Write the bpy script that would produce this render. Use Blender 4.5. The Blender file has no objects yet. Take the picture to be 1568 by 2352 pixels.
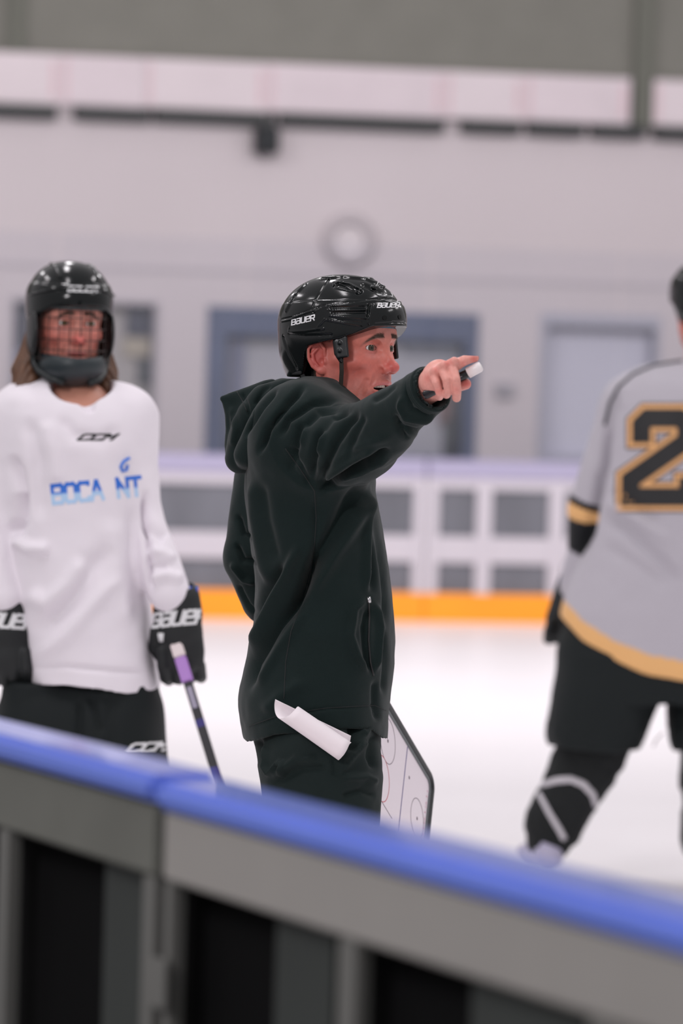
import bpy, bmesh, math, random
import numpy as np
from mathutils import Vector, Matrix
from mathutils.bvhtree import BVHTree
random.seed(7)
SC = bpy.context.scene
COL = SC.collection
R = math.radians

# ------------------------------------------------------------------ camera
F_PX = 8820.0
PITCH = math.atan(306.0 / F_PX)
ROLL = math.atan(0.0286)
CAM_H = 1.55
Fv = Vector((0, math.cos(PITCH), -math.sin(PITCH)))
U0 = Vector((0, math.sin(PITCH), math.cos(PITCH)))
R0 = Vector((1, 0, 0))
Rv = R0 * math.cos(ROLL) + U0 * math.sin(ROLL)
Uv = U0 * math.cos(ROLL) - R0 * math.sin(ROLL)
CP = Vector((0, 0, CAM_H))
cd = bpy.data.cameras.new('camera')
cam = bpy.data.objects.new('camera', cd)
COL.objects.link(cam)
cam.matrix_world = Matrix((
    (Rv.x, Uv.x, -Fv.x, CP.x), (Rv.y, Uv.y, -Fv.y, CP.y),
    (Rv.z, Uv.z, -Fv.z, CP.z), (0, 0, 0, 1)))
cd.sensor_fit = 'VERTICAL'
cd.sensor_height = 36.0
cd.lens = 135.0
cd.clip_start = 0.1
cd.clip_end = 200
cd.dof.use_dof = True
cd.dof.focus_distance = 7.33
cd.dof.aperture_fstop = 3.0
SC.camera = cam

# ------------------------------------------------------------------ light
SC.view_settings.view_transform = 'Standard'
SC.view_settings.look = 'None'
SC.view_settings.gamma = 1
SC.view_settings.use_curve_mapping = False
SC.view_settings.exposure = 0.0
wd = bpy.data.worlds.new('hall_air')
SC.world = wd
wd.use_nodes = True
bgn = wd.node_tree.nodes['Background']
bgn.inputs[0].default_value = (1.0, 0.955, 0.985, 1)
bgn.inputs[1].default_value = 0.50


def lamp(x, y, z, sx, sy, e, rx=0.0, ry=0.0):
    l = bpy.data.lights.new('rink_or_fill_lamp', 'AREA')
    l.shape = 'RECTANGLE'
    l.size = sx
    l.size_y = sy
    l.energy = e
    l.color = (1.0, 0.955, 0.98)
    o = bpy.data.objects.new('rink_or_fill_lamp', l)
    COL.objects.link(o)
    o.location = (x, y, z)
    o.rotation_euler = (rx, ry, 0)
    return o


for lx in (-6.0, -1.5, 3.0, 7.5):
    for ly in (7.0, 12.0, 18.0):
        lamp(lx, ly, 6.6, 0.5, 2.4, 68)
    # added row of fill lamps, leaning to brighten the far wall
    lamp(lx, 17.0, 5.6, 2.4, 0.5, 160, R(66))
# added fill lamp without a real source, brightens the near boards' outer face
lamp(-3.6, 1.6, 4.6, 1.8, 0.6, 190, R(28), R(-38))


def W(px, py, D):
    """world point seen at pixel (px, py) at depth Y = D"""
    d = Fv + Rv * ((px - 784) / F_PX) - Uv * ((py - 1176) / F_PX)
    return CP + d * (D / d.y)


def proj(P):
    """pixel coordinates of world points (n,3)"""
    q = P - np.array(CP)
    z = q @ np.array(Fv)
    return 784 + F_PX * (q @ np.array(Rv)) / z, 1176 - F_PX * (q @ np.array(Uv)) / z


# ------------------------------------------------------------------ materials
def S(r, g, b):
    f = lambda c: (c / 255 / 12.92) if c / 255 <= 0.04045 else ((c / 255 + 0.055) / 1.055) ** 2.4
    return (f(r), f(g), f(b), 1)


MATS = {}


def mat(name, col=None, rough=0.6, metal=0.0, bump=0.0, bscale=300, var=0.0, vscale=6, attr=None, spec=0.5,
        coat=0.0, sheen=0.0, sss=0.0, trans=0.0, emit=None, estr=0.0, stretch=None, alpha=1.0, dist=0.002):
    if name in MATS:
        return MATS[name]
    m = bpy.data.materials.new(name)
    m.use_nodes = True
    nt = m.node_tree
    b = nt.nodes['Principled BSDF']
    b.inputs['Roughness'].default_value = rough
    b.inputs['Metallic'].default_value = metal
    b.inputs['Specular IOR Level'].default_value = spec
    b.inputs['Coat Weight'].default_value = coat
    b.inputs['Coat Roughness'].default_value = 0.06
    b.inputs['Sheen Weight'].default_value = sheen
    b.inputs['Transmission Weight'].default_value = trans
    b.inputs['Alpha'].default_value = alpha
    if sss:
        b.inputs['Subsurface Weight'].default_value = sss
        b.inputs['Subsurface Radius'].default_value = (0.012, 0.004, 0.002)
        b.inputs['Subsurface Scale'].default_value = 0.6
    if emit:
        b.inputs['Emission Color'].default_value = emit
        b.inputs['Emission Strength'].default_value = estr
    tc = nt.nodes.new('ShaderNodeTexCoord')
    mp = nt.nodes.new('ShaderNodeMapping')
    nt.links.new(tc.outputs['Object'], mp.inputs[0])
    if stretch:
        mp.inputs['Scale'].default_value = stretch
    src = None
    if attr:
        a = nt.nodes.new('ShaderNodeAttribute')
        a.attribute_name = attr
        src = a.outputs['Color']
    elif col:
        b.inputs['Base Color'].default_value = col
        rgb = nt.nodes.new('ShaderNodeRGB')
        rgb.outputs[0].default_value = col
        src = rgb.outputs[0]
    if var > 0:
        n = nt.nodes.new('ShaderNodeTexNoise')
        n.inputs['Scale'].default_value = vscale
        n.inputs['Detail'].default_value = 6
        nt.links.new(mp.outputs[0], n.inputs[0])
        mr = nt.nodes.new('ShaderNodeMapRange')
        mr.inputs[1].default_value = 0.3
        mr.inputs[2].default_value = 0.7
        mr.inputs[3].default_value = 1 - var
        mr.inputs[4].default_value = 1 + var
        nt.links.new(n.outputs[0], mr.inputs[0])
        mx = nt.nodes.new('ShaderNodeVectorMath')
        mx.operation = 'SCALE'
        nt.links.new(src, mx.inputs[0])
        nt.links.new(mr.outputs[0], mx.inputs['Scale'])
        src = mx.outputs[0]
    nt.links.new(src, b.inputs['Base Color'])
    if bump > 0:
        n = nt.nodes.new('ShaderNodeTexNoise')
        n.inputs['Scale'].default_value = bscale
        n.inputs['Detail'].default_value = 3
        nt.links.new(mp.outputs[0], n.inputs[0])
        bp = nt.nodes.new('ShaderNodeBump')
        bp.inputs['Strength'].default_value = bump
        bp.inputs['Distance'].default_value = dist
        nt.links.new(n.outputs[0], bp.inputs['Height'])
        nt.links.new(bp.outputs[0], b.inputs['Normal'])
    MATS[name] = m
    return m


# ------------------------------------------------------------------ objects
def tag(o, label=None, cat=None, group=None, kind=None):
    if label: o['label'] = label
    if cat: o['category'] = cat
    if group: o['group'] = group
    if kind: o['kind'] = kind
    return o


def link(name, me, m=None, parent=None, smooth=True):
    o = bpy.data.objects.new(name, me)
    COL.objects.link(o)
    if m is not None:
        me.materials.clear()
        me.materials.append(m)
    if smooth:
        me.shade_smooth()
    if parent is not None:
        o.parent = parent
        o.matrix_parent_inverse = Matrix.Translation(-wloc(parent))
    return o


def wloc(o):
    v = Vector(o.location)
    return v if o.parent is None else v  # sub-part parents keep a zero location


def thing(name, loc, label, cat, group=None):
    o = bpy.data.objects.new(name, None)
    o.empty_display_size = 0.1
    COL.objects.link(o)
    o.location = loc
    return tag(o, label, cat, group)


def mesh_np(name, V, Fc, m=None, parent=None, col=None, smooth=True):
    me = bpy.data.meshes.new(name)
    me.from_pydata([tuple(v) for v in V], [], [tuple(f) for f in Fc]) if not isinstance(Fc, np.ndarray) else _fast(me, V, Fc)
    if col is not None:
        a = me.color_attributes.new('Col', 'FLOAT_COLOR', 'POINT')
        c4 = np.ones((len(V), 4), dtype=np.float32)
        c4[:, :3] = col
        a.data.foreach_set('color', c4.ravel())
    return link(name, me, m, parent, smooth)


def _fast(me, V, Q):
    k = Q.shape[1]
    me.vertices.add(len(V))
    me.vertices.foreach_set('co', np.asarray(V, dtype=np.float32).ravel())
    me.loops.add(Q.size)
    me.loops.foreach_set('vertex_index', Q.astype(np.int32).ravel())
    me.polygons.add(len(Q))
    me.polygons.foreach_set('loop_start', np.arange(0, Q.size, k, dtype=np.int32))
    me.update(calc_edges=True)
    me.validate()


class MB:
    """collects boxes, bars, tubes and sheets into one mesh"""
    def __init__(s):
        s.v = []
        s.f = []

    def hexa(s, c):
        n = len(s.v)
        s.v += [tuple(p) for p in c]
        for q in ((0, 3, 2, 1), (4, 5, 6, 7), (0, 1, 5, 4), (1, 2, 6, 5), (2, 3, 7, 6), (3, 0, 4, 7)):
            s.f.append(tuple(n + i for i in q))
        return s

    def box(s, fr, a0, a1, b0, b1, c0, c1):
        """fr: (origin, e1, e2, e3); box between the given spans on the axes"""
        O, e1, e2, e3 = fr
        P = lambda a, b, c: O + e1 * a + e2 * b + e3 * c
        return s.hexa([P(a0, b0, c0), P(a1, b0, c0), P(a1, b1, c0), P(a0, b1, c0),
                       P(a0, b0, c1), P(a1, b0, c1), P(a1, b1, c1), P(a0, b1, c1)])

    def tube(s, pts, rad, n=12, flat=1.0, up=None, cap=True):
        pts = [Vector(p) for p in pts]
        if not hasattr(rad, '__len__'): rad = [rad] * len(pts)
        rings = []
        pu = None
        for i, p in enumerate(pts):
            t = (pts[min(i + 1, len(pts) - 1)] - pts[max(i - 1, 0)]).normalized()
            if pu is None:
                ref = Vector(up) if up else (Vector((0, 0, 1)) if abs(t.z) < 0.9 else Vector((1, 0, 0)))
            else:
                ref = pu
            u = (ref - t * ref.dot(t)).normalized()
            pu = u
            w = t.cross(u)
            b = len(s.v)
            for k in range(n):
                a = 2 * math.pi * k / n
                s.v.append(tuple(p + u * (math.cos(a) * rad[i] * flat) + w * (math.sin(a) * rad[i])))
            rings.append(b)
        for i in range(len(rings) - 1):
            a, b = rings[i], rings[i + 1]
            for k in range(n):
                s.f.append((a + k, a + (k + 1) % n, b + (k + 1) % n, b + k))
        if cap:
            s.f.append(tuple(rings[0] + k for k in reversed(range(n))))
            s.f.append(tuple(rings[-1] + k for k in range(n)))
        return s

    def build(s, name, m, parent=None, smooth=False, bevel=0.0):
        me = bpy.data.meshes.new(name)
        me.from_pydata(s.v, [], s.f)
        bm = bmesh.new()
        bm.from_mesh(me)
        bmesh.ops.recalc_face_normals(bm, faces=bm.faces)
        if bevel > 0:
            es = [e for e in bm.edges if e.is_manifold and e.calc_face_angle(0) > 0.6]
            bmesh.ops.bevel(bm, geom=es, offset=bevel, segments=2, affect='EDGES')
        bm.to_mesh(me)
        bm.free()
        return link(name, me, m, parent, smooth)


# ------------------------------------------------------------------ signed distance modelling
def arr(p): return np.array(p, dtype=np.float32)


class SDF:
    def __init__(s, lo, hi, h):
        s.lo = np.array(lo, float) - 2 * h
        s.h = h
        s.n = np.ceil((np.array(hi, float) + 2 * h - s.lo) / h).astype(int) + 1
        s.g = np.full(s.n, 1.0, dtype=np.float32)

    def sub(s, lo, hi):
        i0 = np.clip(np.floor((np.array(lo) - s.lo) / s.h).astype(int), 0, s.n)
        i1 = np.clip(np.ceil((np.array(hi) - s.lo) / s.h).astype(int) + 1, 0, s.n)
        if np.any(i1 <= i0): return None, None
        ax = [(s.lo[k] + s.h * np.arange(i0[k], i1[k])).astype(np.float32) for k in range(3)]
        X = ax[0][:, None, None]
        Y = ax[1][None, :, None]
        Z = ax[2][None, None, :]
        return tuple(slice(i0[k], i1[k]) for k in range(3)), (X, Y, Z)

    def apply(s, sl, d, k, mode):
        g = s.g[sl]
        if mode == 'add':
            if k > 0:
                h = np.maximum(k - np.abs(g - d), 0) / k
                s.g[sl] = np.minimum(g, d) - h * h * k * 0.25
            else:
                s.g[sl] = np.minimum(g, d)
        elif mode == 'cut':
            d = -d
            if k > 0:
                h = np.maximum(k - np.abs(g - d), 0) / k
                s.g[sl] = np.maximum(g, d) + h * h * k * 0.25
            else:
                s.g[sl] = np.maximum(g, d)

    def ell(s, c, r, k=0.01, mode='add', rot=None):
        if np.isscalar(r): r = (r, r, r)
        m = max(r) + k + 3 * s.h
        sl, P = s.sub([c[i] - m for i in range(3)], [c[i] + m for i in range(3)])
        if sl is None: return s
        q = [P[i] - c[i] for i in range(3)]
        if rot is not None:
            Rm = rot  # 3x3 columns = local axes
            q = [q[0] * Rm[0][i] + q[1] * Rm[1][i] + q[2] * Rm[2][i] for i in range(3)]
        k0 = np.sqrt(sum((q[i] / r[i]) ** 2 for i in range(3))) + 1e-9
        k1 = np.sqrt(sum((q[i] / r[i] ** 2) ** 2 for i in range(3))) + 1e-6
        s.apply(sl, k0 * (k0 - 1) / k1, k, mode)
        return s

    def tube(s, pts, rad, k=0.01, mode='add', flat=None, fr=1.0):
        """chain of round cones, blended only with what is there; flat: axis squeezed by fr"""
        pts = [np.array(p, float) for p in pts]
        if np.isscalar(rad): rad = [rad] * len(pts)
        m = max(rad) / min(fr, 1) * 1.0 + k + 3 * s.h
        lo = np.min(pts, 0) - m
        hi = np.max(pts, 0) + m
        sl, P = s.sub(lo, hi)
        if sl is None: return s
        best = None
        fl = None
        if flat is not None:
            fl = np.array(flat, float)
            fl /= np.linalg.norm(fl)
        for i in range(len(pts) - 1):
            a, b = pts[i], pts[i + 1]
            ba = b - a
            L = float(ba @ ba) + 1e-12
            q = [P[j] - a[j] for j in range(3)]
            h = np.clip((q[0] * ba[0] + q[1] * ba[1] + q[2] * ba[2]) / L, 0, 1)
            e = [q[j] - h * ba[j] for j in range(3)]
            r2 = e[0] ** 2 + e[1] ** 2 + e[2] ** 2
            if fl is not None:
                t = e[0] * fl[0] + e[1] * fl[1] + e[2] * fl[2]
                r2 = r2 + t * t * (1 / fr ** 2 - 1)
            d = np.sqrt(r2) - (rad[i] + h * (rad[i + 1] - rad[i]))
            if fl is not None: d = d * min(1.0, fr + 0.25)
            best = d if best is None else np.minimum(best, d)
        s.apply(sl, best.astype(np.float32), k, mode)
        return s

    def box(s, c, hs, rd=0.005, k=0.0, mode='add', rot=None):
        m = math.sqrt(sum(x * x for x in hs)) + k + 3 * s.h
        sl, P = s.sub([c[i] - m for i in range(3)], [c[i] + m for i in range(3)])
        if sl is None: return s
        q = [P[i] - c[i] for i in range(3)]
        if rot is not None:
            q = [q[0] * rot[0][i] + q[1] * rot[1][i] + q[2] * rot[2][i] for i in range(3)]
        a = [np.abs(q[i]) - (hs[i] - rd) for i in range(3)]
        o = np.sqrt(sum(np.maximum(x, 0) ** 2 for x in a))
        d = o + np.minimum(np.maximum(np.maximum(a[0], a[1]), a[2]), 0) - rd
        s.apply(sl, d.astype(np.float32), k, mode)
        return s

    def loft(s, rows, k=0.0, mode='add', pw=2.3, yaw=0.0, zrot=None):
        """rows: (z, cx, cy, ax, ay); superellipse sections, rotated by yaw about z"""
        rows = sorted(rows)
        z = np.array([r[0] for r in rows])
        A = np.array([r[1:5] for r in rows])
        m = k + 4 * s.h
        big = A[:, 2:4].max()
        sl, P = s.sub([A[:, 0].min() - big - m, A[:, 1].min() - big - m, z[0] - m],
                      [A[:, 0].max() + big + m, A[:, 1].max() + big + m, z[-1] + m])
        if sl is None: return s
        zz = P[2].ravel()
        v = [smooth_interp(zz, z, A[:, j])[None, None, :] for j in range(4)]
        x = P[0] - v[0]
        y = P[1] - v[1]
        if yaw:
            c, sn = math.cos(yaw), math.sin(yaw)
            x, y = x * c + y * sn, -x * sn + y * c
        u = (np.abs(x / v[2]) ** pw + np.abs(y / v[3]) ** pw + 1e-9) ** (1 / pw)
        d = (u - 1) * np.minimum(v[2], v[3]) * 1.0
        over = np.maximum(P[2] - z[-1], z[0] - P[2])
        d = np.maximum(d, over)
        s.apply(sl, d.astype(np.float32), k, mode)
        return s

    def fn(s, f, lo=None, hi=None):
        sl, P = s.sub(s.lo if lo is None else lo, s.lo + s.h * s.n if hi is None else hi)
        s.g[sl] = f(s.g[sl], *P)
        return s

    def blur(s, it=1):
        for _ in range(it):
            for ax in range(3):
                g = s.g
                t = g.copy()
                sa = [slice(None)] * 3
                sb = [slice(None)] * 3
                sc = [slice(None)] * 3
                sa[ax] = slice(1, -1)
                sb[ax] = slice(0, -2)
                sc[ax] = slice(2, None)
                t[tuple(sa)] = 0.5 * g[tuple(sa)] + 0.25 * (g[tuple(sb)] + g[tuple(sc)])
                s.g = t
        return s

    def mesh(s, relax=1):
        g = s.g
        g = np.where(g == 0, 1e-7, g)
        ins = g < 0
        nx, ny, nz = g.shape
        cs = (nx - 1, ny - 1, nz - 1)
        cnt = np.zeros(cs, dtype=np.int8)
        for dx in (0, 1):
            for dy in (0, 1):
                for dz in (0, 1):
                    cnt += ins[dx:dx + cs[0], dy:dy + cs[1], dz:dz + cs[2]]
        act = (cnt > 0) & (cnt < 8)
        idx = np.argwhere(act)
        vid = np.full(cs, -1, dtype=np.int64)
        vid[act] = np.arange(len(idx))
        corners = np.array([(i, j, k) for i in (0, 1) for j in (0, 1) for k in (0, 1)])
        vals = np.stack([g[idx[:, 0] + c[0], idx[:, 1] + c[1], idx[:, 2] + c[2]] for c in corners], 1)
        acc = np.zeros((len(idx), 3))
        n = np.zeros(len(idx))
        for a in range(8):
            for b in range(a + 1, 8):
                if np.abs(corners[a] - corners[b]).sum() != 1: continue
                va, vb = vals[:, a], vals[:, b]
                m = (va < 0) != (vb < 0)
                t = np.where(m, va / np.where(m, va - vb, 1), 0)
                acc += np.where(m[:, None], corners[a] + t[:, None] * (corners[b] - corners[a]), 0)
                n += m
        V = s.lo + s.h * (idx + acc / n[:, None])
        quads = []
        for ax in range(3):
            u, w = [(1, 2), (2, 0), (0, 1)][ax]
            a = np.take(ins, range(0, g.shape[ax] - 1), ax)
            b = np.take(ins, range(1, g.shape[ax]), ax)
            m = a != b
            pos = np.argwhere(m)
            ok = (pos[:, u] > 0) & (pos[:, w] > 0) & (pos[:, u] < cs[u]) & (pos[:, w] < cs[w])
            pos = pos[ok]
            inside = ins[pos[:, 0], pos[:, 1], pos[:, 2]]
            eu = np.zeros(3, int)
            eu[u] = 1
            ew = np.zeros(3, int)
            ew[w] = 1
            q = np.stack([vid[tuple((pos - eu - ew).T)], vid[tuple((pos - ew).T)], vid[tuple(pos.T)], vid[tuple((pos - eu).T)]], 1)
            q[~inside] = q[~inside][:, ::-1]
            quads.append(q)
        Q = np.concatenate(quads)
        Q = Q[(Q >= 0).all(1)]
        for _ in range(relax):
            V = lap(V, Q, 0.5)
        return V, Q


def smooth_interp(x, xp, fp):
    """monotone-ish cubic through the rows"""
    xp = np.asarray(xp, float)
    fp = np.asarray(fp, float)
    if len(xp) < 3: return np.interp(x, xp, fp).astype(np.float32)
    d = np.diff(fp) / np.diff(xp)
    m = np.concatenate([[d[0]], (d[1:] + d[:-1]) / 2, [d[-1]]])
    i = np.clip(np.searchsorted(xp, x) - 1, 0, len(xp) - 2)
    h = xp[i + 1] - xp[i]
    t = np.clip((x - xp[i]) / h, 0, 1)
    return ((2 * t ** 3 - 3 * t ** 2 + 1) * fp[i] + (t ** 3 - 2 * t ** 2 + t) * h * m[i]
            + (-2 * t ** 3 + 3 * t ** 2) * fp[i + 1] + (t ** 3 - t ** 2) * h * m[i + 1]).astype(np.float32)


def lap(V, Q, w=0.5):
    a = Q.ravel()
    b = np.roll(Q, -1, 1).ravel()
    S_ = np.zeros_like(V)
    n = np.zeros(len(V))
    for j in range(3):
        S_[:, j] = np.bincount(a, V[b, j], len(V)) + np.bincount(b, V[a, j], len(V))
    n = np.bincount(a, minlength=len(V)) + np.bincount(b, minlength=len(V))
    return V * (1 - w) + w * S_ / np.maximum(n, 1)[:, None]


def normals(V, Q):
    p = V[Q]
    fn = np.cross(p[:, 2] - p[:, 0], p[:, 3] - p[:, 1])
    N = np.zeros_like(V)
    for j in range(3):
        for c in range(4):
            N[:, j] += np.bincount(Q[:, c], fn[:, j], len(V))
    return N / (np.linalg.norm(N, axis=1)[:, None] + 1e-12)


def vnoise(P, scale, seed=0):
    """smooth value noise in [-1,1]"""
    q = P * scale + seed * 17.31
    i = np.floor(q).astype(np.int64)
    f = q - i
    f = f * f * (3 - 2 * f)
    def hsh(a, b, c):
        n = (a * 374761393 + b * 668265263 + c * 2147483647 + seed * 974634777) & 0x7fffffff
        n = ((n ^ (n >> 13)) * 1274126177) & 0x7fffffff
        return (n ^ (n >> 16)) % 100003 / 50001.5 - 1
    out = 0
    for dx in (0, 1):
        for dy in (0, 1):
            for dz in (0, 1):
                w = (f[:, 0] if dx else 1 - f[:, 0]) * (f[:, 1] if dy else 1 - f[:, 1]) * (f[:, 2] if dz else 1 - f[:, 2])
                out = out + w * hsh(i[:, 0] + dx, i[:, 1] + dy, i[:, 2] + dz)
    return out


def folds(V, Q, lines, ref=None, amp=1.0):
    """cloth folds laid along lines over the side of a garment seen in the photograph.
    lines: (pixels, depth metres, width pixels, kind) kind v valley, r ridge, s step"""
    N = normals(V, Q)
    X, Y = proj(V)
    fac = np.clip((-(N[:, 1]) + 0.15) / 0.5, 0, 1)
    D = np.zeros(len(V))
    for ln in lines:
        pts, dep, wd, kind = ln[:4]
        dd = np.full(len(V), 1e9)
        sg = np.zeros(len(V))
        tt = np.zeros(len(V))
        tot = sum(math.dist(pts[i], pts[i + 1]) for i in range(len(pts) - 1))
        run = 0
        for i in range(len(pts) - 1):
            ax, ay = pts[i]
            bx, by = pts[i + 1]
            L = math.dist(pts[i], pts[i + 1])
            t = np.clip(((X - ax) * (bx - ax) + (Y - ay) * (by - ay)) / L ** 2, 0, 1)
            ex = X - ax - t * (bx - ax)
            ey = Y - ay - t * (by - ay)
            d = np.hypot(ex, ey)
            m = d < dd
            dd = np.where(m, d, dd)
            sg = np.where(m, np.sign((bx - ax) * ey - (by - ay) * ex), sg)
            tt = np.where(m, (run + t * L) / tot, tt)
            run += L
        end = np.clip(np.minimum(tt, 1 - tt) / 0.18, 0, 1)
        end = end * end * (3 - 2 * end)
        u = dd / wd
        if kind == 'v': p = -np.exp(-u * u)
        elif kind == 'r': p = np.exp(-u * u)
        elif kind == 's': p = sg * u * np.exp(-u * u / 2) * 1.6
        D += dep * p * end * fac
    return V + N * (D * amp)[:, None]


def colour_mix(base, other, w):
    w = np.clip(w, 0, 1)[:, None]
    return base * (1 - w) + np.array(other)[None, :] * w

# ================================================================== the rink
ZV = Vector((0, 0, 1))
FA = math.atan(0.2)
FE = Vector((math.cos(FA), math.sin(FA), 0))
FN = Vector((math.sin(FA), -math.cos(FA), 0))
FO = W(784, 1176, 24.6)
FO.z = 0
FR = (FO, FE, FN, ZV)


def plane_hit(px, py, O, e, n, t=0.0):
    d = (W(px, py, 10) - CP)
    k = (O + n * t - CP).dot(n) / d.dot(n)
    P = CP + d * k
    return (P - O).dot(e), P.z


def far(px, py, t=0.0):
    return plane_hit(px, py, FO, FE, FN, t)


M_ICE = mat('ice', S(246, 243, 245), rough=0.32, var=0.022, vscale=0.9, spec=0.35, bump=0.15, bscale=9)
M_RUB = mat('rubber_floor', S(58, 60, 60), rough=0.9, var=0.1, vscale=30)
M_WALL = mat('painted_wall', S(204, 195, 198), rough=0.85, var=0.02, vscale=0.8)
M_UP = mat('upper_wall', S(120, 119, 112), rough=0.9, var=0.05, vscale=3)
M_BLK = mat('black_metal', S(30, 34, 35), rough=0.5)
M_WHT = mat('white_frame', S(194, 188, 195), rough=0.5)
M_YEL = mat('kickplate_yellow', S(250, 156, 28), rough=0.45, var=0.03, vscale=3)

mb = MB()
mb.hexa([(-30, 4.0, -0.06), (30, 4.0, -0.06), (30, 45, -0.06), (-30, 45, -0.06), (-30, 4.0, 0), (30, 4.0, 0), (30, 45, 0), (-30, 45, 0)])
# ice sheet is trimmed below: only the part inside the boards
NZ = 1.07


def hitz(px, py, z):
    d = W(px, py, 10) - CP
    return CP + d * ((z - CAM_H) / d.z)


NA = hitz(0, 1657, NZ)
NB = hitz(1568, 2052, NZ)
NE = (NB - NA)
NE.z = 0
NE.normalize()                      # along the boards, towards the camera's right
NN = Vector((-NE.y, NE.x, 0))
if NN.dot(CP - NA) < 0: NN = -NN    # towards the camera
NO = Vector((NA.x, NA.y, 0))
NR = (NO, NE, NN, ZV)


def quad_slab(name, pts, z0, z1, m):
    b = MB()
    b.hexa([(p[0], p[1], z0) for p in pts] + [(p[0], p[1], z1) for p in pts])
    return tag(b.build(name, m), kind='structure')


def P2(fr, a, b):
    p = fr[0] + fr[1] * a + fr[2] * b
    return (p.x, p.y)


quad_slab('floor', [P2(NR, -14, 0.02), P2(NR, 6, 0.02), P2(FR, 16, -0.06), P2(FR, -16, -0.06)], -0.05, 0.0, M_ICE)
quad_slab('floor', [P2(FR, -16, -0.06), P2(FR, 16, -0.06), P2(FR, 16, -3.3), P2(FR, -16, -3.3)], -0.05, 0.0, M_RUB)
quad_slab('floor', [P2(NR, -14, 0.02), P2(NR, -14, 8), P2(NR, 6, 8), P2(NR, 6, 0.02)], -0.05, -0.001, M_RUB)

WT = -3.0
# wall with three window openings, built of solid pieces around them
wins = [(20, 362, 686, 1045), (472, 1096, 712, 1062), (1236, 1512, 722, 1066)]
WS = []
for x0, x1, y0, y1 in wins:
    s0 = far(x0, 0.5 * (y0 + y1), WT)[0]
    s1 = far(x1, 0.5 * (y0 + y1), WT)[0]
    zt = far(0.5 * (x0 + x1), y0, WT)[1]
    zb = far(0.5 * (x0 + x1), y1, WT)[1]
    WS.append((s0, s1, zb, zt))
z_band = far(784, 268, WT)[1]
wl = MB()
edges = [-14.0]
zb = min(w[2] for w in WS)
zt = max(w[3] for w in WS)
wl.box(FR, -14, 14, WT - 0.2, WT, 0, zb)
wl.box(FR, -14, 14, WT - 0.2, WT, zt, z_band)
pr = -14.0
for (s0, s1, b0, t0) in WS:
    wl.box(FR, pr, s0, WT - 0.2, WT, zb, zt)
    if b0 > zb + 1e-4: wl.box(FR, s0, s1, WT - 0.2, WT, zb, b0)
    if t0 < zt - 1e-4: wl.box(FR, s0, s1, WT - 0.2, WT, t0, zt)
    pr = s1
wl.box(FR, pr, 14, WT - 0.2, WT, zb, zt)
tag(wl.build('wall_far', M_WALL), kind='structure')
tag(MB().box(FR, -14, 14, WT - 0.25, WT - 0.02, z_band, 7.2).build('wall_far', M_UP), kind='structure')
# flat moulding on the wall above the windows
zt_ = far(784, 632, WT)[1]
tag(MB().box(FR, -14, 14, WT, WT + 0.012, zt_ - 0.015, zt_ + 0.015).build('trim_1', mat('wall_moulding', S(188, 181, 186), rough=0.8)), kind='structure')
s_ = far(38, 50, WT)[0]
tag(MB().box(FR, s_ - 0.06, s_ + 0.06, WT - 0.02, WT + 0.03, z_band, 7.2).build('trim_2', mat('upper_pilaster', S(104, 105, 97), rough=0.9)), kind='structure')
s_ = far(1474, 220, WT)[0]
tag(MB().box(FR, s_ - 0.07, s_ + 0.07, WT - 0.02, WT + 0.05, z_band, 7.2).build('trim_3', mat('upper_pilaster'), ), kind='structure')

M_NAVY = mat('window_navy', S(86, 95, 120), rough=0.5, var=0.1, vscale=2)
M_BLUEG = mat('window_bluegrey', S(128, 130, 150), rough=0.6)
M_GLS = mat('window_room', S(184, 181, 184), rough=0.35, var=0.05, vscale=1.5)
M_PALE = mat('window_blind', S(224, 220, 228), rough=0.6, var=0.02, vscale=1)
M_DKG = mat('window_dark', S(70, 72, 86), rough=0.5, var=0.06, vscale=3)
M_PANE = bpy.data.materials.new('clear_pane')
M_PANE.use_nodes = True
nt = M_PANE.node_tree
nt.nodes.clear()
o_ = nt.nodes.new('ShaderNodeOutputMaterial')
mx = nt.nodes.new('ShaderNodeMixShader')
tr = nt.nodes.new('ShaderNodeBsdfTransparent')
gl = nt.nodes.new('ShaderNodeBsdfGlossy')
gl.inputs['Roughness'].default_value = 0.05
tr.inputs[0].default_value = (0.97, 0.975, 0.99, 1)
mx.inputs[0].default_value = 0.045
nt.links.new(tr.outputs[0], mx.inputs[1])
nt.links.new(gl.outputs[0], mx.inputs[2])
nt.links.new(mx.outputs[0], o_.inputs[0])


def pxbox(b, x0, x1, y0, y1, t0, t1):
    """a box on the far wall's frame spanning what the photo shows"""
    xm, ym = (x0 + x1) / 2, (y0 + y1) / 2
    s0 = far(x0, ym, t1)[0]
    s1 = far(x1, ym, t1)[0]
    za = far(xm, y1, t1)[1]
    zc = far(xm, y0, t1)[1]
    return b.box(FR, s0, s1, t0, t1, za, zc)


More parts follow.
